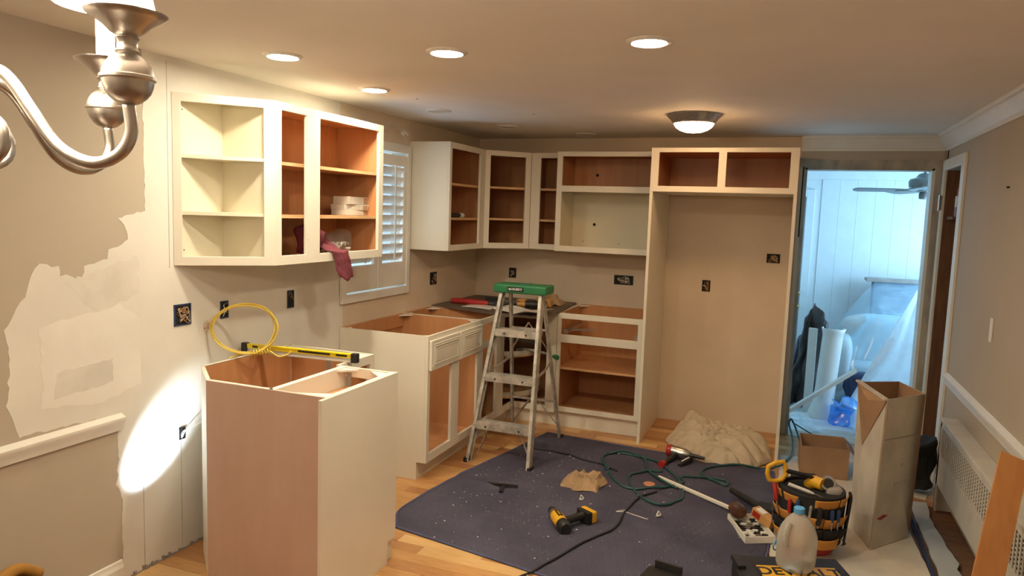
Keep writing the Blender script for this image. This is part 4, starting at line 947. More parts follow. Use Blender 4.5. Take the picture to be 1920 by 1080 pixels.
def padz(x, y):
    b = min(PADS, key=lambda p: (p.x - x) ** 2 + (p.y - y) ** 2); d = math.hypot(b.x - x, b.y - y)
    return b.z + .002 if d < .05 else .0
def lay(pts, r, n=8):
    out = []
    for p in smoothpath(pts, n): out.append(Vector((p.x, p.y, max(padz(p.x, p.y) + r * .9, p.z if padz(p.x, p.y) == 0 else 0) + max(0, p.z - PZ - .012))))
    return [Vector((p.x, p.y, (out[max(0, i - 1)].z + p.z + out[min(len(out) - 1, i + 1)].z) / 3)) for i, p in enumerate(out)]
# white debris flecks
rr = random.Random(11); m = MB()
for i in range(420):
    if i < 220: x, y = rr.gauss(1.20, .25), rr.gauss(-2.05, .35)
    else: x, y = rr.uniform(.9, 2.5), rr.uniform(-2.8, -1.1)
    if x < .85 or x > 2.55: continue
    s = rr.uniform(.0006, .0026) if i % 9 else rr.uniform(.003, .005); m.box(-s, s, -s * .6, s * .6, 0, s * .5, Matrix.Translation((x, y, .016 + rr.random() * .008)) @ Matrix.Rotation(rr.random() * 6, 4, 'Z'))
o = one(m, 'debris', 'white', 'scattered white chips and dust on the dark blue blanket', 'debris', (1.5, -2, .012)); o['kind'] = 'stuff'
# cordless drill lying on its side
t = thing('cordless_drill', 'yellow and black cordless drill lying on the blanket', 'drill', (1.62, -2.37, PZ - .004))
ax = Vector((1.665 - 1.50, -2.505 + 2.275, 0)).normalized(); o0 = Vector((1.50, -2.275, PZ + .034))
MB().tube([o0 - ax * .02, o0], [.004, .006], 8).build('bit', 'steel', t, smooth=True)
MB().tube([o0, o0 + ax * .012, o0 + ax * .03, o0 + ax * .05], [.012, .020, .024, .024], 16).build('chuck', 'black', t, smooth=True)
MB().tube([o0 + ax * .05, o0 + ax * .085], [.027, .030], 18).build('gear_collar', 'steel', t, smooth=True)
bd_ = MB().tube([o0 + ax * .085, o0 + ax * .10, o0 + ax * .18, o0 + ax * .20], [.031, .035, .036, .034], 18).build('body', 'yellow', t, smooth=True)
MB().tube([o0 + ax * .20, o0 + ax * .245, o0 + ax * .262], [.036, .037, .028], 18).build('motor_cap', 'black', t, smooth=True)
hx = Vector((.52, .85, 0)).normalized(); h0 = o0 + ax * .175
MB().tube([h0 + hx * .02, h0 + hx * .07, h0 + hx * .13, h0 + hx * .16], [.024, .021, .021, .027], 12).build('handle', 'black', t, smooth=True)
mm = frame_m(h0 + hx * .15, hx, ax)
bt = MB().box(0, .028, -.045, .055, -.032, .036, mm).build('battery_foot', 'black', t, bevel=.006); MB().box(.026, .062, -.045, .055, -.030, .034, mm).build('battery', 'yellow', t, bevel=.008)
MB().box(.03, .055, -.03, .04, .034, .0375, mm).build('battery_label', 'black', bt)
MB().box(.10, .17, -.012, .012, .028, .0375, frame_m(o0, ax, hx)).build('side_label', 'black', bd_)
text_obj('DEWALT', 'lettering', 'yellow', bd_, frame_m(o0 + ax * .135 + Vector((0, 0, .0378)), -ax, -hx), .013, .0003, 1., .0003)
# crumpled kraft bag
def crumple(x0, x1, y0, y1, z0, h, seed, n=14):
    def f(u, v):
        p = Vector((u * 3.2 + seed, v * 3.2, seed)); m_ = min(1, 5 * min(u, 1 - u, v, 1 - v))
        return (x0 + (x1 - x0) * u + noise.noise(p) * .04, y0 + (y1 - y0) * v + noise.noise(p + Vector((7, 1, 2))) * .04, z0 + .003 + m_ * (h * .30 + h * .9 * abs(noise.noise(p * 1.1)) + h * .6 * abs(noise.noise(p * 2.6))) if m_ > 0 else z0 + .003)
    return MB().grid(n, n, lambda u, v: (lambda q: (q[0], q[1], max(z0 + .002, q[2])))(f(u, v)))
one(crumple(1.42, 1.66, -1.86, -1.62, PZ - .004, .085, 3), 'paper_bag', 'kraft', 'crumpled brown paper bag on the blanket', 'paper bag', (1.54, -1.74, PZ - .004), solid=.002)
# hose and cords
def hz(pts, z=PZ + .006): return [(x, y, z + (.012 * (i % 3 == 1))) for i, (x, y) in enumerate(pts)]
one(MB().tube(lay(hz([(1.62, -1.42), (1.53, -1.25), (1.58, -1.11), (1.77, -1.13), (1.93, -1.22), (2.07, -1.43), (2.13, -1.72), (2.02, -1.88), (1.87, -1.75), (1.775, -1.52), (1.85, -1.37), (1.95, -1.32)]), .0075, 10), .0075, 8).tube(lay(hz([(1.53, -1.22), (1.60, -1.42), (1.70, -1.60), (1.80, -1.70), (1.98, -1.63), (2.10, -1.47), (2.08, -1.36), (2.20, -1.31), (2.34, -1.29), (2.36, -1.38), (2.30, -1.36), (2.19, -1.23), (2.24, -1.08), (2.42, -.98), (2.58, -.93), (2.66, -.86), (2.70, -.80)]), .0075, 10), .0075, 8).tube(lay(hz([(1.55, -1.15), (1.66, -1.09), (1.80, -1.16), (1.86, -1.34), (1.99, -1.53), (2.09, -1.60)], PZ + .016), .0075, 10), .0075, 8), 'air_hose', 'hose', 'dark green air hose looped over the blanket', 'hose', (1.95, -1.45, PZ), smooth='all')
one(MB().tube([(2.70, -.72, .02), (2.74, -.5, .015), (2.74, -.2, .04), (2.71, -.03, .10), (2.725, .0, .13), (2.76, -.06, .08), (2.80, -.25, .012), (2.81, -.5, .012)], .0075, 8, smooth=10).tube([(2.73, .04, .10), (2.85, .03, .04), (2.97, -.08, .012), (3.02, -.15, .012), (3.10, -.18, .012)], .005, 8, smooth=8), 'air_hose', 'hose', 'loose end of dark hose lying in the doorway', 'hose', (2.78, -.3, .0), smooth='all')
one(MB().tube(lay([(.94, -1.22, PZ), (1.06, -1.27, PZ), (1.19, -1.25, PZ + .004), (1.40, -1.33, PZ), (1.56, -1.36, PZ), (1.68, -1.45, PZ)], .006), .006, 8).tube(lay([(1.98, -1.70, PZ), (1.90, -1.80, PZ + .003), (1.87, -2.09, PZ), (1.86, -2.31, PZ + .004), (1.75, -2.53, PZ), (1.69, -2.71, PZ + .006), (1.605, -2.93, PZ), (1.55, -3.02, .006)], .006), .006, 8), 'power_cord', 'rubber', 'black power cord running across the blanket', 'cord', (1.8, -2.2, PZ - .006), smooth='all')
one(MB().bar((1.95, -1.456, PZ + .012), (2.408, -1.786, PZ + .02), .018, .018), 'dowel', 'edge', 'white wooden stick lying across the blanket', 'stick', (2.18, -1.62, PZ), bevel=.002)
one(MB().lathe([(.036, PZ), (.036, PZ + .006), (.034, PZ + .008)], 24, Matrix.Translation((1.914, -1.584, 0))), 'disc', 'terracotta', 'flat orange disc inside the hose loops', 'disc', (1.914, -1.584, PZ), smooth=True)
one(MB().tube(lay([(1.868, -2.045, PZ), (1.823, -2.089, PZ), (1.87, -2.08, PZ), (1.93, -2.10, PZ), (2.004, -2.115, PZ)], .0026, 4), .0026, 6), 'bent_wire', 'whitewire', 'short bent white wire on the blanket beside the black cord', 'wire', (1.9, -2.08, PZ), smooth='all')
for (x, y, lab) in ((1.60, -2.00, 'small white plug between the drill and the paper bag'), (2.05, -2.03, 'small white plug right of the bent wire')):
    t = thing('plug', lab, 'plug', (x, y, PZ - .002), group='small white plugs on the blanket')
    MB().lathe([(.013, 0), (.013, .006), (.007, .012), (.006, .03), (.002, .034)], 10, frame_m((x, y, PZ + .008), (1, 0, 0), (0, .8, .6))).build('body', 'white', t, smooth=True); MB().box(x - .014, x - .002, y - .012, y - .004, PZ, PZ + .006).build('tab', 'white', t)
# pile of black hinges on the blanket
t = thing('metal_bracket', 'flat black hinge piece lying on the left of the blanket', 'bracket', (1.12, -2.06, PZ + .006))
MB().bar((1.00, -2.035, PZ + .014), (1.20, -2.00, PZ + .014), .022, .006).build('long_leaf', 'black', t); MB().bar((1.12, -2.03, PZ + .014), (1.14, -2.12, PZ + .014), .026, .006).build('short_leaf', 'black', t)
# nail gun / red and silver tool
t = thing('nail_gun', 'red silver and black nail gun lying on the blanket edge', 'nail gun', (2.03, -1.12, PZ - .004))
a_ = Vector((1.93, -1.02, PZ + .055)); d_ = Vector((.95, -.12, -.05)).normalized()
MB().tube([a_, a_ + d_ * .02, a_ + d_ * .035], [.036, .042, .040], 18).build('rear_cap', 'red', t, smooth=True)
MB().tube([a_ + d_ * .035, a_ + d_ * .08, a_ + d_ * .14, a_ + d_ * .16], [.040, .040, .034, .024], 18).build('cylinder', 'steel', t, smooth=True)
MB().tube([a_ + d_ * .16, a_ + d_ * .26], [.016, .010], 10).build('nose', 'black', t, smooth=True)
b_ = a_ + d_ * .07 + Vector((0, -.02, -.01)); MB().tube([b_, b_ + Vector((-.05, -.14, -.02)), b_ + Vector((-.06, -.17, -.02))], [.020, .017, .022], 12).build('handle', 'black', t, smooth=True)
c_ = b_ + Vector((-.06, -.17, -.02)); MB().tube([c_, c_ + Vector((-.012, -.03, 0))], .024, 14).build('handle_cap', 'red', t, smooth=True)
MB().bar(a_ + d_ * .17 + Vector((0, -.02, -.02)), c_ + Vector((.10, .03, -.012)), .03, .035).build('magazine', 'black', t, bevel=.004); MB().bar(a_ + d_ * .16 + Vector((.0, -.05, .0)), c_ + Vector((.11, .06, .014)), .010, .004).build('magazine_slide', 'white', t)
# canvas drop cloth heap
def clothf(u, v):
    a = 2 * math.pi * u; r = v; ca, sa = math.cos(a), math.sin(a)
    lim = 1 + .13 * noise.noise(Vector((ca * 1.6, sa * 1.6, 5))) + .10 * noise.noise(Vector((ca * 4.5, sa * 4.5, 8)))
    x = 2.235 + .375 * r * ca * lim + .05 * sa * r; y = -.60 + .37 * r * sa * lim - .13 * ca * r
    w = nvec(Vector((x * 2.2, y * 2.2, 2))) * .22
    X, Y = x + w.x, y + w.y
    def fold(ang, sl, sc, off, pw=1.6):
        c, s_ = math.cos(ang), math.sin(ang); n_ = noise.noise(Vector(((X * c + Y * s_) * sl, (-X * s_ + Y * c) * sc, off))); return min(1., abs(n_) * 2.4) ** .62
    f1 = fold(-.75, 1.1, 6.5, 1.); f2 = fold(-.25, 1.8, 11., 4.); f3 = fold(.7, 2.5, 14., 9.)
    hump = .15 * math.exp(-(((x - 2.03) / .15) ** 2 + ((y + .42) / .17) ** 2)) + .10 * math.exp(-(((x - 2.16) / .13) ** 2 + ((y + .60) / .15) ** 2)) + .085 * math.exp(-(((x - 2.42) / .14) ** 2 + ((y + .66) / .20) ** 2)) + .03
    rim = max(0., 1 - r ** 5)
    z = .004 + rim ** .7 * (hump * .62 + .070 * f1 + .050 * f2 + .030 * f3) + .012 * (1 - rim) * f3
    return (min(2.612, x + w.y * .10 * r), min(-.02, y + w.x * .10 * r), z)
def ring_grid(na, nr, f):
    mb = MB(); mb.v.append(Vector(f(0, 0)))
    for j in range(1, nr + 1):
        for i in range(na): mb.v.append(Vector(f(i / na, j / nr)))
    for i in range(na): mb.f.append((0, 1 + i, 1 + (i + 1) % na))
    for j in range(nr - 1):
        for i in range(na): b = 1 + j * na; mb.f.append((b + i, b + na + i, b + na + (i + 1) % na, b + (i + 1) % na))
    return mb
one(ring_grid(220, 80, clothf), 'drop_cloth', 'canvas', 'beige canvas drop cloth heaped in the fridge bay', 'drop cloth', (2.22, -.62, 0), smooth='all')

# right side: white floor sheets
def fsheet(poly, z, name, mat, label, cat, th=.004): return one(MB().prism(ragged(poly, .006, .06, z * 1000), z, z + th), name, mat, label, cat, (sum(p[0] for p in poly) / len(poly), sum(p[1] for p in poly) / len(poly), z))
fsheet([(2.66, -.55), (3.36, -.45), (3.34, -1.6), (3.36, -2.1), (3.30, -3.1), (2.60, -3.1), (2.655, -1.7)], .0005, 'floor_sheet', 'paper', 'large white protective sheet on the floor under the tall box', 'sheet', .004)
fsheet([(3.395, -1.12), (3.50, -1.10), (3.475, -1.35), (3.49, -1.75), (3.515, -1.93), (3.49, -2.0), (3.53, -2.3), (3.40, -2.4)], .0005, 'floor_sheet', 'paperblue', 'grey white strip of board on the floor along the heater', 'sheet', .010)
one(MB().box(3.362, 3.378, -2.6, -1.0, .0005, .012, Matrix.Rotation(R(0), 4, 'Z')), 'gap_shade_strip', 'darkblue', 'narrow dark strip standing in for the shaded gap between the two floor sheets', 'strip', (3.37, -1.8, .0005))  # dark strip drawn in for the shade of the gap
fsheet([(3.42, -1.00), (3.50, -.80), (3.56, -.82), (3.50, -1.04)], .0005, 'paper_scrap', 'trim', 'torn white scrap on the floor behind the tall box', 'paper', .003)
# radiator cover
XF = 3.52; HY0, HY1 = -1.16, -3.30
t = thing('radiator_cover', 'white radiator cover with perforated grille along the right wall', 'radiator cover', (3.565, -2.2, 0))
M['rad'] = pm('radiator_enamel', (.62, .585, .51), .45, var=.05)
MB().box(XF - .008, W, HY1, HY0, .535, .556).build('top_board', 'rad', t, bevel=.004)
MB().box(XF, XF + .012, HY1, HY0, .505, .535).build('upper_rail', 'rad', t); MB().box(XF, XF + .012, HY1, HY0, .165, .345).build('lower_panel', 'rad', t)
MB().box(XF, W, HY0 - .015, HY0, .0, .535).build('end_panel', 'rad', t); MB().box(XF, XF + .012, HY0 - .035, HY0, .0, .535).build('corner_post', 'rad', t)
MB().box(XF + .03, W - .01, HY1 + .01, HY0 - .02, .20, .50).build('radiator_core', 'dark', t)  # near-black: the shade behind the grille holes is put into this colour
g = MB(); yy = HY0 - .035
while yy > HY1:
    g.box(XF + .002, XF + .006, yy - .014, yy, .345, .505); yy -= .042
zz = .350
while zz < .505: g.box(XF + .0065, XF + .0095, HY1, HY0 - .02, zz, zz + .0065); zz += .0185
g.build('grille', 'rad', t)['kind'] = 'stuff'
# orange board leaning at the right edge
ob = MB(); top0, top1, bot0, bot1 = Vector((3.417, -2.80, .837)), Vector((3.507, -2.80, .805)), Vector((3.305, -2.90, .0)), Vector((3.415, -2.90, .0))
nn = (top1 - top0).cross(bot0 - top0).normalized() * .012
ob.add([top0, top1, bot1, bot0, top0 + nn, top1 + nn, bot1 + nn, bot0 + nn], [(0, 1, 2, 3), (7, 6, 5, 4), (0, 4, 5, 1), (1, 5, 6, 2), (2, 6, 7, 3), (3, 7, 4, 0)])
one(ob, 'leaning_board', 'osb', 'orange brown board leaning against the radiator cover', 'board', (3.42, -2.85, 0))
# black bag behind the box
one(lumpy(rbox(3.41, 3.55, -1.0, -.82, .005, .36, 6, .35), .06, 8, 4), 'bag', 'blackcloth', 'black bag hanging behind the tall cardboard box', 'bag', (3.49, -.9, .005))
# wall plate and nail
one(MB().box(W - .008, W - .0002, -1.685, -1.640, 1.09, 1.212), 'switch_plate', 'trim', 'narrow white blank plate on the right wall', 'switch plate', (W - .004, -1.66, 1.09), bevel=.003)
one(MB().cyl((W - .012, -1.71, 1.868), (W, -1.71, 1.868), .005, 8), 'nail', 'dark', 'lone nail high in the right wall', 'nail', (W - .006, -1.71, 1.863))
# tall carton, leaning out of square
t = thing('tall_box', 'tall open white faced cardboard box with a torn flap', 'cardboard box', (3.2, -1.75, .005))
Bq = [Vector(p) for p in ((3.114, -1.945, .005), (3.322, -1.690, .005), (3.25, -1.39, .005), (3.040, -1.650, .005))]
Tq = [Vector(p) for p in ((3.135, -1.915, .790), (3.345, -1.655, .785), (3.26, -1.33, .775), (3.030, -1.560, .795))]
def wallq(a, b, c, d, th=.004):
    n_ = (b - a).cross(d - a).normalized() * th; mb = MB(); mb.add([a, b, c, d, a + n_, b + n_, c + n_, d + n_], [(3, 2, 1, 0), (4, 5, 6, 7), (0, 1, 5, 4), (1, 2, 6, 5), (2, 3, 7, 6), (3, 0, 4, 7)]); return mb
for i in range(4):
    j = (i + 1) % 4; s_ = wallq(Bq[i], Bq[j], Tq[j], Tq[i], -.003).build('side_wall', 'cardwhite', t)
    wallq(Bq[i].lerp(Tq[i], .02), Bq[j].lerp(Tq[j], .02), Tq[j] + (Bq[j] - Tq[j]) * .001, Tq[i] + (Bq[i] - Tq[i]) * .001, -.0045).build('inner_liner', 'card', s_)
MB().add(Bq, [(0, 1, 2, 3)]).build('bottom', 'card', t, solid=.004)
# torn triangular flap folded out on the left wall
A, Bf = Tq[3] + Vector((-.004, -.002, 0)), Tq[0] + Vector((-.004, -.004, -.01)); Cf = Bq[3].lerp(Tq[3], .60) + Vector((.035, -.10, 0))
out_ = Vector((-.045, -.035, 0))
m = MB(); m.add([A, Bf, Cf + out_ * .2, A + (Bf - A) * .55 + out_ * .5 + Vector((0, 0, -.04))], [(0, 3, 2), (0, 1, 3), (1, 2, 3)]); m.build('torn_flap', 'card', t, solid=.004)
MB().bar(A + Vector((0, 0, .006)), Bf + Vector((0, 0, .008)), .022, .010).build('folded_rim', 'cardwhite', t)
def onface(a, b, d, u, v): return a + (b - a) * u + (d - a) * v
fx = (Bq[1] - Bq[0]).normalized(); fz = (Tq[0] - Bq[0]).normalized(); fn = fx.cross(fz).normalized()
def mark(u0, v0, u1, v1, w, mat, nm):
    a = onface(Bq[0], Bq[1], Tq[0], u0, v0) + fn * .0008; b = onface(Bq[0], Bq[1], Tq[0], u1, v1) + fn * .0008
    MB().bar(a, b, w, .001, up=fn).build(nm, mat, t)
mark(.05, .73, .98, .72, .006, 'boardgrey', 'crease_line'); mark(.10, .20, .28, .215, .010, 'red', 'red_smear'); mark(.16, .19, .34, .21, .006, 'red', 'red_smear')
mark(.55, .53, .60, .545, .004, 'boardgrey', 'scribble'); mark(.60, .53, .55, .545, .004, 'boardgrey', 'scribble')
for i in range(6): mark(.42 + .07 * i, .40 + .012 * (i % 2), .44 + .07 * i, .425, .004, 'boardgrey', 'faded_print')
# small open carton
t = thing('small_box', 'small open brown cardboard box behind the tool bucket', 'cardboard box', (2.93, -.80, .005))
sb = [(2.785, -.93), (3.075, -.90), (3.06, -.60), (2.775, -.63)]
for i in range(4):
    j = (i + 1) % 4; a = Vector((*sb[i], .005)); b = Vector((*sb[j], .005)); up_ = Vector((0, 0, .20)); wallq(a, b, b + up_, a + up_, -.004).build('side_wall', 'card', t)
MB().prism(sb, .005, .009).build('bottom', 'card', t)
a, b = Vector((*sb[1], .205)), Vector((*sb[2], .205)); wallq(a, b, b + Vector((.05, 0, -.05)), a + Vector((.05, 0, -.05)), .003).build('flap', 'card', t)
one(lumpy(rbox(2.84, 2.99, -.85, -.68, .009, .13, 6, .8), .03, 12, 3), 'scrap_heap', 'tarp', 'dark scraps inside the small brown box', 'scraps', (2.92, -.76, .009))

# ---- bucket organiser
bx_, by_ = 2.815, -2.035; mm = Matrix.Translation((bx_, by_, .005))
t = thing('tool_bucket', 'red bucket wearing a black and orange tool organiser', 'tool bucket', (bx_, by_, .005))
MB().lathe([(.110, 0), (.118, .004), (.140, .30), (.136, .30), (.114, .008), (.0, .008)], 32, mm, cap=False).build('bucket', 'red', t, smooth=True)
MB().lathe([(.126, .055), (.152, .06), (.162, .28), (.158, .315), (.140, .318), (.140, .30)], 32, mm, cap=False).build('organiser', 'blackcloth', t, smooth=True)
MB().lathe([(.001, .286), (.1375, .286), (.1375, .303), (.001, .296)], 24, mm).build('mouth_shade', 'blackcloth', t, smooth=True)  # black disc put in so the bucket mouth looks shaded inside
def pocket(a, w, z0, h, r, mat, nm='pocket', bulge=.012):
    def f(u, v):
        q = a + (u - .5) * w; rr_ = r + .012 * v + bulge * math.sin(math.pi * u) * (.4 + .6 * v); return (bx_ + rr_ * math.cos(q), by_ + rr_ * math.sin(q), .005 + z0 + h * v)
    return MB().grid(8, 5, f).build(nm, mat, t, smooth='all', solid=.003)
for i, deg in enumerate((-170, -140, -112, -84, -56, -28)):
    pocket(R(deg), R(27), .165 if i % 2 else .16, .055, .158, 'orangec'); pocket(R(deg), R(27), .10, .062, .160, 'blackcloth')
for deg, w in ((-160, 40), (-112, 46), (-62, 50)): pocket(R(deg), R(w), .055, .055, .156, 'orangec')
for deg, w in ((-168, 34), (-128, 30), (-64, 44), (-20, 36), (150, 40)): pocket(R(deg), R(w), .262, .045, .158, 'orangec', 'rim_tape', .002)
for k in range(8): pocket(R(-18 + 4 * k), R(5), .06 + .004 * k, .22, .166, 'blackcloth', 'side_strap', .010)
MB().tube([(bx_ + .165 * math.cos(R(-25)), by_ + .165 * math.sin(R(-25)), .10), (bx_ + .185 * math.cos(R(-25)), by_ + .185 * math.sin(R(-25)), .085), (bx_ + .165 * math.cos(R(-25)), by_ + .165 * math.sin(R(-25)), .07)], .003, 6, smooth=4).build('loop', 'rubber', t, smooth='all')
BZ = .005
def bp_(deg, r, z): return Vector((bx_ + r * math.cos(R(deg)), by_ + r * math.sin(R(deg)), BZ + z))
TG = 'hand tools standing in the bucket organiser'
def tool(name, label, cat, parts):
    allv = [v for _, mb, _ in parts for v in mb.v]; zmin = min(v.z for v in allv); cx = sum(v.x for v in allv) / len(allv); cy = sum(v.y for v in allv) / len(allv)
    t = thing(name, label, cat, (cx, cy, zmin), group=TG)
    for nm, mb, mat in parts: mb.build(nm, mat, t, smooth=True)
    return t
def stick_tool(deg, r, z0, z1, tilt, hl, hr, hmat, bmat, name, label, cat, br=.004):
    a = bp_(deg, r, z0); b = bp_(deg + tilt[0], r + tilt[1], z1); d = (b - a).normalized(); h0 = b - d * hl
    tool(name, label, cat, [('shaft', MB().cyl(a, h0, br, 8), bmat), ('handle', MB().tube([h0, h0 + d * .012, b - d * .01, b], [hr * .7, hr, hr, hr * .7], 10), hmat)])
stick_tool(-150, .178, .19, .325, (-14, .012), .09, .012, 'red', 'steel', 'pliers', 'long red handled pliers on the left of the bucket organiser', 'pliers')
stick_tool(-126, .172, .19, .285, (0, .004), .07, .010, 'red', 'steel', 'screwdriver', 'short red screwdriver in the front of the bucket organiser', 'screwdriver')
stick_tool(-112, .172, .18, .295, (0, .004), .085, .011, 'blue', 'steel', 'screwdriver', 'blue handled screwdriver in the front of the bucket organiser', 'screwdriver')
stick_tool(-94, .172, .18, .28, (2, .004), .05, .007, 'alu', 'alu', 'pliers', 'grey steel pliers in the front of the bucket organiser', 'pliers', .006)
stick_tool(-80, .172, .17, .275, (2, .006), .09, .014, 'black', 'steel', 'knife', 'black handled knife in the front of the bucket organiser', 'knife')
stick_tool(-58, .174, .16, .265, (0, .002), .06, .010, 'blue', 'steel', 'screwdriver', 'dark blue screwdriver left of its twin on the bucket right side', 'screwdriver')
stick_tool(-46, .174, .16, .262, (0, .002), .06, .010, 'blue', 'steel', 'screwdriver', 'dark blue screwdriver right of its twin on the bucket right side', 'screwdriver')
stick_tool(-176, .176, .10, .25, (0, .004), .10, .006, 'steel', 'steel', 'wrench', 'steel wrench in the left pocket of the bucket organiser', 'wrench', .006)
a = bp_(-140, .15, .345); b = bp_(-60, .10, .300); d = (b - a).normalized()
tool('paint_marker', 'white handled awl lying across the bucket top', 'awl', [('handle', MB().tube([a, a + d * .10, a + d * .125], [.009, .009, .005], 10), 'white'), ('shaft', MB().cyl(a + d * .125, b, .0028, 8), 'steel')])
# saw with yellow D handle
t = thing('hand_saw', 'hand saw with yellow loop handle sticking out of the bucket', 'saw', tuple(bp_(170, .12, .30)), group=TG)
c0 = bp_(-172, .175, .375); fx2 = Vector((.86, .36, .15)).normalized(); fz2 = Vector((-.15, 0, 1))
fm = frame_m(c0, fx2, fz2)
loop = [(-.045, -.035), (-.05, .0), (-.04, .035), (0, .048), (.04, .048), (.048, .02), (.045, -.02), (.02, -.045), (-.02, -.048)]
MB().tube([fm @ Vector((x, y, 0)) for x, y in loop], .012, 10, closed=True).build('loop_handle', 'yellow', t, smooth='all')
MB().tube([fm @ Vector((.045, .0, 0)), fm @ Vector((.14, -.03, .02)), fm @ Vector((.22, -.075, .03))], [.013, .010, .008], 8).build('blade_guard', 'black', t, smooth=True)
# tools inside the bucket mouth
tool('drill_driver', 'yellow and black power tool lying in the bucket mouth', 'power tool', [('body', MB().tube([bp_(100, .07, .30), bp_(70, .03, .335), bp_(0, .05, .335)], [.030, .033, .030], 14), 'yellow'), ('grip', MB().tube([bp_(150, .12, .335), bp_(110, .07, .345), bp_(80, .04, .355)], [.014, .018, .018], 10), 'black')])
tool('tape_measure', 'round chrome tape measure lying in the bucket mouth', 'tape measure', [('case', MB().lathe([(.036, -.018), (.040, -.012), (.040, .012), (.036, .018)], 22, frame_m(bp_(15, .075, .335), (.9, .2, .2), (-.1, .5, .8))), 'steel'), ('face', MB().lathe([(.026, .018), (.026, .0195)], 20, frame_m(bp_(15, .075, .335), (.9, .2, .2), (-.1, .5, .8))), 'black')])
tool('leather_pouch', 'grey brown pouch folded over the right bucket rim', 'pouch', [('pouch', lumpy(rbox(bx_ + .06, bx_ + .15, by_ - .03, by_ + .07, .27, .335, 5, .7), .01, 12), 'boardgrey')])
# ---- bit tray
t = thing('bit_tray', 'shallow beige tray of driver bits on the blanket', 'tray', (2.53, -1.98, PZ - .006))
tr = [(2.405, -1.90), (2.515, -2.165), (2.66, -2.09), (2.55, -1.83)]
MB().prism(tr, PZ - .006, PZ).build('base', 'edge', t)
for i in range(4):
    j = (i + 1) % 4; a = Vector((*tr[i], PZ)); b = Vector((*tr[j], PZ)); wallq(a, b, b + Vector((0, 0, .030)), a + Vector((0, 0, .030)), -.006).build('side_wall', 'edge', t)
rr = random.Random(21)
ux2 = (Vector((*tr[1], 0)) - Vector((*tr[0], 0))); vx2 = (Vector((*tr[3], 0)) - Vector((*tr[0], 0)))
for i in range(9):
    for j in range(4):
        p = Vector((*tr[0], PZ)) + ux2 * (.12 + .095 * i) + vx2 * (.16 + .21 * j)
        MB().bar(p + Vector((-.012, 0, .008)), p + Vector((.016, -.006, .010 + rr.random() * .006)), .014, .012).build('bit', rr.choice(('steel', 'black', 'black', 'white')), t)
one(lumpy(rbox(2.415, 2.50, -1.97, -1.86, PZ + .032, PZ + .105, 6, .8), .016, 18, 2), 'leather_pouch', 'brown', 'brown crumpled roll lying on the left end of the bit tray', 'pouch', (2.46, -1.92, PZ + .03), smooth='all')
t = thing('small_carton', 'small orange carton leaning on the bit tray', 'carton', (2.60, -1.94, PZ + .03))
mm2 = Matrix.Translation((2.595, -1.945, PZ + .062)) @ Matrix.Rotation(R(-38), 4, 'Z') @ Matrix.Rotation(R(14), 4, 'Y')
MB().box(-.065, .065, -.028, .028, -.025, .025, mm2).build('box_body', 'amber', t, bevel=.002); MB().box(-.055, -.005, -.0285, -.028, -.016, .016, mm2).build('red_print', 'red', t); MB().box(-.05, .0, -.02, .02, .025, .0255, mm2).build('white_print', 'white', t)
t = thing('rubber_mallet', 'black tool handle lying behind the bit tray', 'tool', (2.50, -1.70, PZ))
MB().tube([(2.40, -1.58, PZ + .05), (2.50, -1.68, PZ + .045), (2.60, -1.78, PZ + .04)], [.018, .022, .024], 10).build('handle', 'black', t, smooth=True); MB().box(2.56, 2.66, -1.86, -1.74, PZ - .002, PZ + .075).build('head', 'blackcloth', t, bevel=.012)
# ---- black tool case with jug
t = thing('tool_case', 'black tool case with yellow lettered lid at the bottom of the view', 'tool case', (2.74, -2.72, .02), R(20))
CZ = .165 - .02
MB().box(-.225, .24, -.20, .155, .0, CZ - .02).build('case_body', 'black', t, bevel=.018, seg=3, **L)
lid = MB().box(-.23, .245, -.205, .16, CZ - .022, CZ).build('lid', 'black', t, bevel=.012, seg=3, **L)
MB().box(-.235, -.20, .02, .13, CZ - .01, CZ + .016).build('latch', 'black', t, bevel=.004, **L); MB().box(-.245, -.225, -.10, .02, CZ - .06, CZ - .0).build('latch', 'black', t, bevel=.004, **L)
plate = MB().box(-.145, .195, -.045, .062, CZ, CZ + .0016).build('yellow_plate', 'yellow', lid, **L)
tm = ROOT[t] @ frame_m((.025, .010, CZ + .0018), (1, 0, 0), (0, 1, 0)); text_obj('DEWALT', 'lettering', 'black', lid, tm, .092, .0006, .98, .002)
# jug standing on the case
JX, JY, JZ = 2.742, -2.665, .167
t = thing('water_jug', 'milky gallon water jug with blue cap standing on the black case', 'jug', (JX, JY, JZ), R(-25))
def jugf():
    mb = MB(); prof = [(.0, .0, 0), (.060, 0, 2.2), (.071, .010, 2.8), (.0745, .03, 3.2), (.0755, .12, 3.2), (.0745, .150, 3.0), (.066, .185, 2.6), (.050, .215, 2.3), (.032, .236, 2.1), (.022, .245, 2.), (.020, .258, 2.), (.0, .258, 2.)]
    seg = 36
    for r, z, e in prof:
        for k in range(seg):
            a = 2 * math.pi * k / seg; c, s = math.cos(a), math.sin(a); e2 = max(e, 2); q = (abs(c) ** e2 + abs(s) ** e2) ** (-1 / e2)
            mb.v.append(Vector((r * q * c, r * q * s, z)))
    n = len(prof)
    for i in range(n - 1):
        for k in range(seg): mb.f.append((i * seg + k, i * seg + (k + 1) % seg, (i + 1) * seg + (k + 1) % seg, (i + 1) * seg + k))
    return mb
jb = jugf().build('bottle', 'jug', t, smooth='all', local=True)
MB().lathe([(.021, .248), (.023, .250), (.023, .270), (.020, .273), (.0, .273)], 24, cap=False).build('cap', 'bluecap', t, smooth=True, local=True)
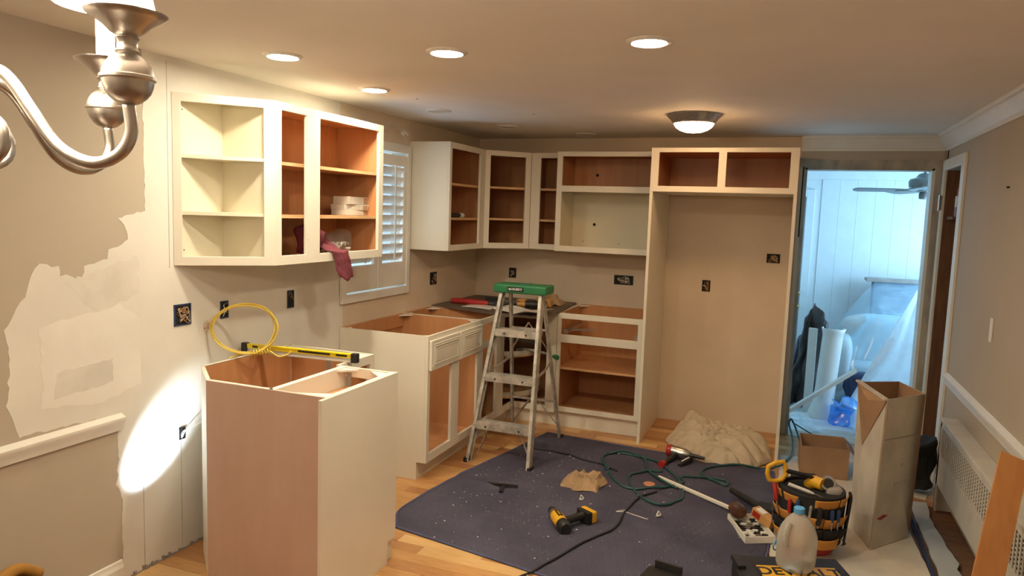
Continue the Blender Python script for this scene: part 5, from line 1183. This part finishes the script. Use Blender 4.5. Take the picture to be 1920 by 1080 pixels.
MB().tube([(-.012, -.062, .215), (-.014, -.080, .190), (-.014, -.084, .150), (-.012, -.076, .118)], .013, 10, smooth=6).build('handle', 'jug', t, smooth='all', local=True)
MB().tube([(-.0770, .0 + .028 * math.cos(a) - .03, .085 + .022 * math.sin(a)) for a in [i * math.pi / 10 for i in range(20)]], .0035, 6, closed=True).build('oval_label', 'bluecap', t, smooth='all', local=True)
# black box corner at the bottom
t = thing('open_case', 'black folded case corner at the bottom of the blanket', 'case', (2.19, -2.81, PZ), R(-12))
MB().box(-.085, .075, -.12, .085, .0, .05).build('body', 'black', t, bevel=.006, **L); MB().box(-.06, .07, .075, .088, .05, .085).build('lid_edge', 'black', t, bevel=.003, **L)
# yellow and black bag at the lower left corner
t = thing('tool_bag', 'yellow and black tool bag peeking in at the lower left', 'tool bag', (.20, -4.42, 0))
M['bagy'] = pm('ochre_fabric', (.36, .17, .02), .8, var=.15)
rbox(.06, .36, -4.66, -4.24, 0, .35, 8, .45).build('bag_body', 'blackcloth', t, smooth='all')
MB().tube([(.30, -4.58, .33), (.27, -4.46, .375), (.24, -4.36, .39), (.22, -4.30, .375), (.22, -4.24, .33)], .022, 10, smooth=6).build('yellow_piping', 'bagy', t, smooth='all')
# unseen torch and spot lamp added to throw the bright patch on the left wall
t = thing('added_torch', 'black torch added out of view to light the left wall', 'torch', (.40, -4.04, 0))
src = Vector((.40, -4.00, .10)); tgt = Vector((0., -3.53, .565)); dd = (tgt - src).normalized()
MB().tube([src - dd * .12, src - dd * .04, src - dd * .03, src - dd * .005], [.014, .014, .024, .026], 14).build('barrel', 'black', t, smooth=True)
MB().box(.36, .44, -4.14, -4.02, 0, .012).bar((.40, -4.08, .01), src - dd * .08, .016, .016).build('stand', 'black', t)
sl = bpy.data.lights.new('wall_patch_spot', 'SPOT'); sl.energy = SPOT_W; sl.color = (.72, .86, 1.0); sl.spot_size = R(25); sl.spot_blend = 1.0; sl.shadow_soft_size = .012
so = bpy.data.objects.new('wall_patch_spot', sl); C.objects.link(so); so.location = src - Vector((.40, -4.04, 0)); so.rotation_euler = dd.to_track_quat('-Z', 'Y').to_euler(); so.parent = t
